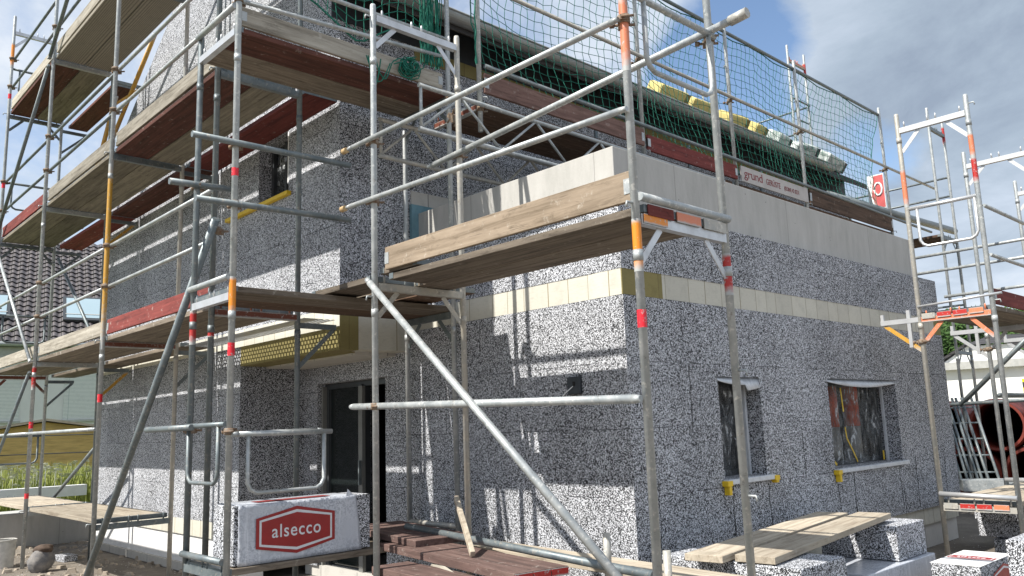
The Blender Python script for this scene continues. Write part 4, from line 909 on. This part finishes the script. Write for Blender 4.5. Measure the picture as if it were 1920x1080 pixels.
b = MB(); b.box((1.3, 15.9, .62), (4.6, 16.1, .80)); tag(b.build('white_board', 'white'), 'long white printed board lying level at the edge of the meadow', 'board')
rb = random.Random(3); b = MB()
for k in range(700):
    x, y = rb.uniform(-1, 4.3), rb.uniform(8.5, 15); s_ = rb.uniform(.01, .055); a = rb.uniform(0, 3)
    u = Vector((math.cos(a), math.sin(a), 0))*s_; v_ = Vector((-math.sin(a), math.cos(a), 0))*s_*rb.uniform(.5, 1); n_ = Vector((0, 0, s_*rb.uniform(.4, 1)))
    c = Vector((x, y, 0)); b.quadbox([c-u-v_, c+u-v_, c+u+v_, c-u+v_, c-u*.7-v_*.6+n_, c+u*.8-v_*.7+n_, c+u*.6+v_*.8+n_, c-u*.7+v_*.7+n_])
tag(b.build('rubble', plain('stones', (.40, .34, .27), .9, 0, .4, 6)), 'scattered stones and crumbs of rubble on the bare earth', kind='stuff')
jk = empty('cloth_bag', 'small dark bag topped by brown cloth at a post foot, lower left', 'bag', None, (2.86, 11.55, 0))
def lump(cx, cy, z0, h, r0, m_, nm, sd_):
    b = MB(); nn = 18; rg2 = random.Random(sd_); ph = rg2.uniform(0, 6)
    for i in range(9):
        for j in range(nn):
            t = 2*math.pi*j/nn; u = i/8; rad = r0*(math.sin(math.pi*(.12+.80*u))**.6)*(1+.16*math.sin(3*t+ph+4*u)+.09*math.sin(7*t-5*u)+rg2.uniform(-.04, .04))
            b.v.append((cx+rad*1.2*math.cos(t), cy+rad*math.sin(t), z0+h*u))
    for i in range(8):
        for j in range(nn): b.f.append([i*nn+j, i*nn+(j+1) % nn, (i+1)*nn+(j+1) % nn, (i+1)*nn+j]); b.smooth.append(True)
    b.f.append([8*nn+j for j in range(nn)]); b.smooth.append(True); return b.build(nm, m_, jk)
lump(0, 0, 0, .26, .12, plain('dark_cloth', (.13, .13, .135), .95, 0, .6, 14, alt=(.26, .24, .22)), 'bag_body', 2)
lump(.03, 0, .22, .10, .09, plain('brown_cloth', (.11, .075, .055), .95, 0, .4, 9), 'cloth', 5)

rc = random.Random(21)
for k in range(9):
    x, y = (rc.uniform(7.2, 10.5), rc.uniform(1.2, 2.4)) if k < 5 else (rc.uniform(1.5, 3.4), rc.uniform(9.6, 12.6))
    a_, b_ = rc.uniform(.06, .16), rc.uniform(.05, .10)
    foam(('small speckled foam offcut on the earth at the lower right' if k < 5 else 'small speckled foam offcut on the earth at the lower left'), rect(x-a_, y-b_, x+a_, y+b_, rc.uniform(0, 3)), 0, rc.uniform(.04, .10), group='small foam offcuts %s' % ('lower right' if k < 5 else 'lower left'))
b = MB()
for k in range(1500):
    x, y = (rc.uniform(-.5, 4.2), rc.uniform(8.6, 14.5)) if k % 2 else (rc.uniform(6, 14), rc.uniform(.5, 4)); s_ = rc.uniform(.004, .011); p = Vector((x, y, s_))
    b.poly([p+Vector((s_, 0, 0)), p+Vector((0, s_, .3*s_)), p+Vector((-s_, 0, 0)), p+Vector((0, -s_, .3*s_))])
tag(b.build('foam_crumbs', 'white'), 'white foam crumbs strewn over the bare earth', kind='stuff')
# tall grass
def grass(x0, x1, y0, y1, n, hmin, hmax, seed):
    rg = random.Random(seed); b = MB()
    for k in range(n):
        x, y = rg.uniform(x0, x1), rg.uniform(y0, y1); h = rg.uniform(hmin, hmax); a = rg.uniform(0, 6.28); l = rg.uniform(.05, .35)*h; wd = rg.uniform(.006, .014)
        dx, dy = math.cos(a)*l, math.sin(a)*l; ux, uy = -math.sin(a)*wd, math.cos(a)*wd; i = len(b.v)
        b.v += [(x-ux, y-uy, 0), (x+ux, y+uy, 0), (x+dx*.35+ux, y+dy*.35+uy, h*.6), (x+dx*.35-ux, y+dy*.35-uy, h*.6), (x+dx, y+dy, h)]
        b.f += [[i, i+1, i+2, i+3], [i+3, i+2, i+4]]; b.smooth += [False, False]
    return b
g = grass(-1.5, 10, 16.6, 27, 60000, .45, 1.15, 4).build('tall_grass', 'grass'); tag(g, 'tall sunlit meadow grass behind the scaffold', kind='stuff')
b = MB(); rg = random.Random(8)
for k in range(170):
    c = Vector((rg.uniform(3.0, 6.5), rg.uniform(16.5, 20), rg.uniform(.8, 1.12)))
    for q in range(5): p = c+Vector((rg.uniform(-.06, .06), rg.uniform(-.06, .06), rg.uniform(-.01, .02))); b.poly([p+Vector((.035*math.cos(t*1.257), .035*math.sin(t*1.257), .01*t)) for t in range(5)])
    b.tube([(c.x, c.y, 0), tuple(c)], .004, 4, False)
tag(b.build('wild_flowers', 'flower'), 'white umbel flowers among the tall grass', kind='stuff')

# ------------------------------------------------------------------ neighbour house on the left
def place(o, az_deg, dist, z=0):
    a = R(az_deg); o.location = (math.cos(a)*dist, math.sin(a)*dist, z); o.rotation_euler = (0, 0, a-math.pi/2)
nh = empty('neighbour_house', 'neighbour house with grey clay tile roof and two skylights at the left', 'house'); place(nh, 77.5, 35)
MB().box((-9, 0, 0), (9, 9, 4.9)).build('wall', 'render_grey', nh)
def rooftile(x0, x1, y0, z0, y1, z1, parent):
    L = math.hypot(y1-y0, z1-z0); rows = int(L/.36); cols = int((x1-x0)/.30); b = MB(); per = 6
    nx = cols*per
    for i in range(nx+1):
        for r_ in range(rows):
            for e in (0, 1):
                u = i/per*.30; hh = .035*math.sin(2*math.pi*i/per)+.02
                b.v.append((u, (r_+e)*.36, hh+(.045 if e == 0 else 0)))
    st = rows*2
    for i in range(nx):
        for r_ in range(rows*2-1):
            a = i*st+r_; b.f.append([a, a+st, a+st+1, a+1]); b.smooth.append(False)
    o = b.build('roof', 'tiles', parent); o.location = (x0, y0, z0); o.rotation_euler = (math.atan2(z1-z0, y1-y0), 0, 0); return o
rt = rooftile(-9.4, 9.4, -.5, 5.15, 6.0, 10.4, nh)
def ps_(x, t): return (x, -.5+6.5*t, 5.15+5.25*t)
MB().prism([(-9.4, -.45, 5.06), (-9.4, 6, 10.3), (-9.4, 12.5, 5.06)], (18.8, 0, 0)).build('roof_core', 'roof_dark', nh)
MB().tube([(-9.4, -.6, 5.08), (9.4, -.6, 5.08)], .09, 12).build('gutter', 'zinc', nh)
MB().box((-9, -.35, 4.6), (9, -.02, 5.0)).build('soffit_board', 'soffit', nh)
for x in (-2.35, 1.15):
    a = math.atan2(5.25, 6.5); o = MB().box((0, 0, 0), (1.75, 1.75, .10)).build('skylight', 'frame_dark', nh); o.location = (x, -.5+6.5*.17, 5.15+5.25*.17+.06); o.rotation_euler = (a, 0, 0)
    MB().box((.12, .14, .101), (1.63, 1.62, .112)).build('pane', 'skyglass', o); MB().box((.08, .36, .113), (1.67, .40, .13)).build('sash_bar', 'soffit', o)
for x0_, x1_ in ((-3.2, -.1), (1.3, 4.2), (-7.5, -5)):
    wd = MB().box((x0_, -.03, 2.35), (x1_, -.001, 4.3)).build('window', 'blind', nh); MB().box((x0_-.05, -.08, 2.27), (x1_+.05, -.03, 2.35)).build('window_sill', 'soffit', wd)
sh = empty('garden_shed', 'yellow brown wooden garden shed behind the tall grass', 'shed'); place(sh, 76.2, 24)
MB().box((-2.6, 0, 0), (2.6, 2.5, 1.65)).build('wall', 'shedwood', sh); MB().prism([(-2.6, .0, 1.65), (2.6, .0, 1.65), (0, .0, 2.05)], (0, 2.5, 0)).build('gable', 'shedwood', sh)
b = MB(); b.prism([(-2.9, -.15, 1.60), (0, -.15, 2.08), (0, -.15, 2.14), (-2.9, -.15, 1.66)], (0, 2.8, 0)); b.prism([(2.9, -.15, 1.60), (0, -.15, 2.08), (0, -.15, 2.14), (2.9, -.15, 1.66)], (0, 2.8, 0)); b.build('roof', 'shedroof', sh) if 'shedroof' in M else b.build('roof', 'wood_pale', sh)
fc = empty('mesh_fence', 'thin dark wire fence in front of the garden shed', 'fence'); place(fc, 76.2, 21.5)
for k in range(6): MB().tube([(-5+2*k, 0, 0), (-5+2*k, 0, 1.75)], .03, 8).build('post', 'frame_dark', fc)
b = MB(); [b.tube([(-5, 0, z), (5, 0, z)], .012, 5) for z in (.3, .8, 1.3, 1.7)]; b.build('wire_panel', 'frame_dark', fc)

# ------------------------------------------------------------------ right background
hh = empty('white_house', 'low white house with dark roof at the right behind the pipes', 'house'); place(hh, 15.5, 42)
MB().box((-7, 0, 0), (12, 8, 3.35)).build('wall', 'render_white', hh); MB().box((-7.3, -.35, 3.35), (12, -.01, 3.68)).build('fascia_board', 'soffit', hh)
MB().prism([(-2.9, .5, 3.6), (1.2, .5, 3.6), (-.1, .5, 4.40), (-1.7, .5, 4.40)], (0, .3, 0)).build('gable', 'render_white', hh)
M['roof_rib'] = joint_mat('dark_ribbed_roof', (.05, .047, .05), 30, .17, (.02, .02, .02), .1, .03, 0, False)
b = MB(); b.poly([(1.25, .45, 3.69), (12, .45, 3.69), (12, 5, 5.15), (-.5, 5, 5.15), (-.1, .45, 4.46)]); b.prism([(-3.1, .35, 3.6), (-1.75, .35, 4.42), (-1.75, .35, 4.54), (-3.3, .35, 3.6)], (0, 5, 0)); b.poly([(-1.8, .3, 4.45), (0, .3, 4.45), (-.4, 5, 5.15), (-.9, 5, 5.15)]); b.build('roof', 'roof_rib', hh)
MB().box((1.5, -.9, 0), (4.0, -.02, 2.6)).build('garage_front', 'render_grey', hh)
yc = empty('yellow_container', 'bright yellow site container with dark window at the right edge', 'container'); place(yc, 14.6, 30)
MB().box((-.3, 0, 0), (4, 2.4, 2.45)).build('body', 'cabinyellow', yc); MB().box((1.0, -.02, 1.2), (2.2, -.001, 1.9)).build('window', 'frame_dark', yc); MB().box((-.3, -.03, 2.2), (4, -.002, 2.35)).build('dark_stripe', 'frame_dark', yc)
for k, z in enumerate((.4, 1.0)): MB().box((-.3, -.03, z), (4, -.002, z+.04)).build('rib', 'cabinyellow', yc)
# corrugated sewer pipes: stacked, open ends towards the viewer
def bigpipe(x, y, z, r_, L, lab, ang):
    b = MB(); n = 40; rings = []; k = int(L/.06)
    for i in range(k+1): rings.append((i*L/k, r_+(.028 if i % 2 else 0)))
    pts = [(x_, 0, 0) for x_, _ in rings]; b.tube(pts, [q for _, q in rings], n, False); base = len(b.v)
    b.tube([(x_, 0, 0) for x_, _ in rings], [q-.045 for _, q in rings], n, False)
    for j in range(n): b.f.append([j, (j+1) % n, base+(j+1) % n, base+j]); b.smooth.append(False)
    b.f.append([len(b.v)-n+j for j in range(n)]); b.smooth.append(False)
    o = b.build('sewer_pipe', 'pvc'); o.location = (x, y, z); o.rotation_euler = (0, 0, ang); return tag(o, lab, 'pipe', 'stack of red brown corrugated pipes')
def azp(a, d): return math.cos(R(a))*d, math.sin(R(a))*d
rp = .44; d_ = 17
for i, (a, z, lab) in enumerate(((16.75, .47*2+.36, 'red brown corrugated pipe in the upper row, left one with open mouth'), (13.6, .47*2+.36, 'red brown corrugated pipe in the upper row, cut by the right edge'), (18.4, .47, 'red brown corrugated pipe in the lower row, mostly hidden by the ladders'), (15.2, .47, 'red brown corrugated pipe in the lower row, middle one'))):
    x, y = azp(a, d_); bigpipe(x, y, z-.03, rp, 5, lab, R(10))
x, y = azp(19.8, d_+.2); bigpipe(x, y, 1.27, rp, 5, 'red brown corrugated pipe in the upper row behind the leaning ladders', R(10))
# leaning frames
lt = []
for i in range(4):
    a = empty('ladder', ('leftmost', 'second from left', 'third from left', 'rightmost')[i]+' of four grey frames leaning on the pipes right of the annex', 'ladder', 'grey frames leaning on the pipes')
    x, y = azp(18.6-.55*i, 14.6); 
    for dx in (0, .24): MB().tube([(x-.25*dx, y+dx*.9, .45), (x+.9-.25*dx, y+.55+dx*.9, 1.75)], .022, 8).build('rail', 'steel_dark', a)
    for k in range(5): t = .12+k*.19; MB().tube([(x+.9*t, y+.55*t, .45+1.3*t), (x+.9*t-.06, y+.55*t+.216, .45+1.3*t)], .014, 6).build('rung', 'steel_dark', a)
b = MB(); b.box((0, 0, 0), (2.6, .35, .16)); o = b.build('steel_beam', 'steel'); x, y = azp(18.9, 14.2); o.location = (x, y, .36); o.rotation_euler = (0, 0, R(-62)); tag(o, 'grey steel beam lying across in front of the red brown pipes', 'beam')

# ------------------------------------------------------------------ trees
def tree(x, y, h, cr, seed, label, n=20000):
    rg = random.Random(seed); r = empty('tree', label, 'tree', 'trees behind the white house', (x, y, 0))
    tb = MB(); tb.tube([(0, 0, 0), (.1, 0, h*.3), (0, .1, h*.6)], [.28, .2, .08], 8)
    for k in range(7):
        a = rg.uniform(0, 6.28); z = h*rg.uniform(.25, .5); tb.tube([(0, 0, z), (math.cos(a)*cr*.5, math.sin(a)*cr*.5, z+h*.2), (math.cos(a)*cr*.75, math.sin(a)*cr*.75, z+h*.35)], [.09, .05, .02], 6)
    tb.build('trunk', 'bark', r)
    b = MB(); cl = []
    for k in range(34):
        a = rg.uniform(0, 6.28); e = rg.uniform(-.5, 1); q = cr*rg.uniform(.25, .9)*math.sqrt(max(.1, 1-e*e*.7)); cl.append((math.cos(a)*q, math.sin(a)*q, h*.58+e*h*.36, rg.uniform(.5, 1.15)*cr*.33))
    for k in range(n):
        c = cl[rg.randrange(len(cl))]; v = Vector((rg.gauss(0, 1), rg.gauss(0, 1), rg.gauss(0, 1))).normalized()*c[3]*rg.uniform(.6, 1.05)
        p = Vector((c[0], c[1], c[2]))+v; s_ = rg.uniform(.09, .2); a = Vector((rg.gauss(0, 1), rg.gauss(0, 1), rg.gauss(0, .6))).normalized(); d2 = a.orthogonal().normalized()
        b.poly([p-a*s_, p-d2*s_*.5, p+a*s_, p+d2*s_*.5])
    b.build('crown', 'leaf', r)
tp = [(17.6, 60, 9.4, 4.5), (19.5, 56, 9.0, 4.2), (15.7, 66, 10.6, 5), (14.0, 62, 10.4, 5), (21.4, 64, 8.0, 4.2), (18.7, 72, 10.8, 5.5), (12.4, 60, 9.5, 5)]
tl = ['tree rising above the left end of the white house', 'lower tree between the annex and the white house gable', 'broad tree above the dark ribbed roof', 'tall tree above the roof near the right edge', 'tree mostly hidden behind the annex end', 'distant tree in the gap behind the others', 'tree cut off by the right edge']
for i, ((a, d, h, c), l) in enumerate(zip(tp, tl)):
    x, y = azp(a, d); tree(x, y, h*.74, c, 20+i, l)
for x, L, m_, lab in packs: roofpack(x, L, m_, lab)
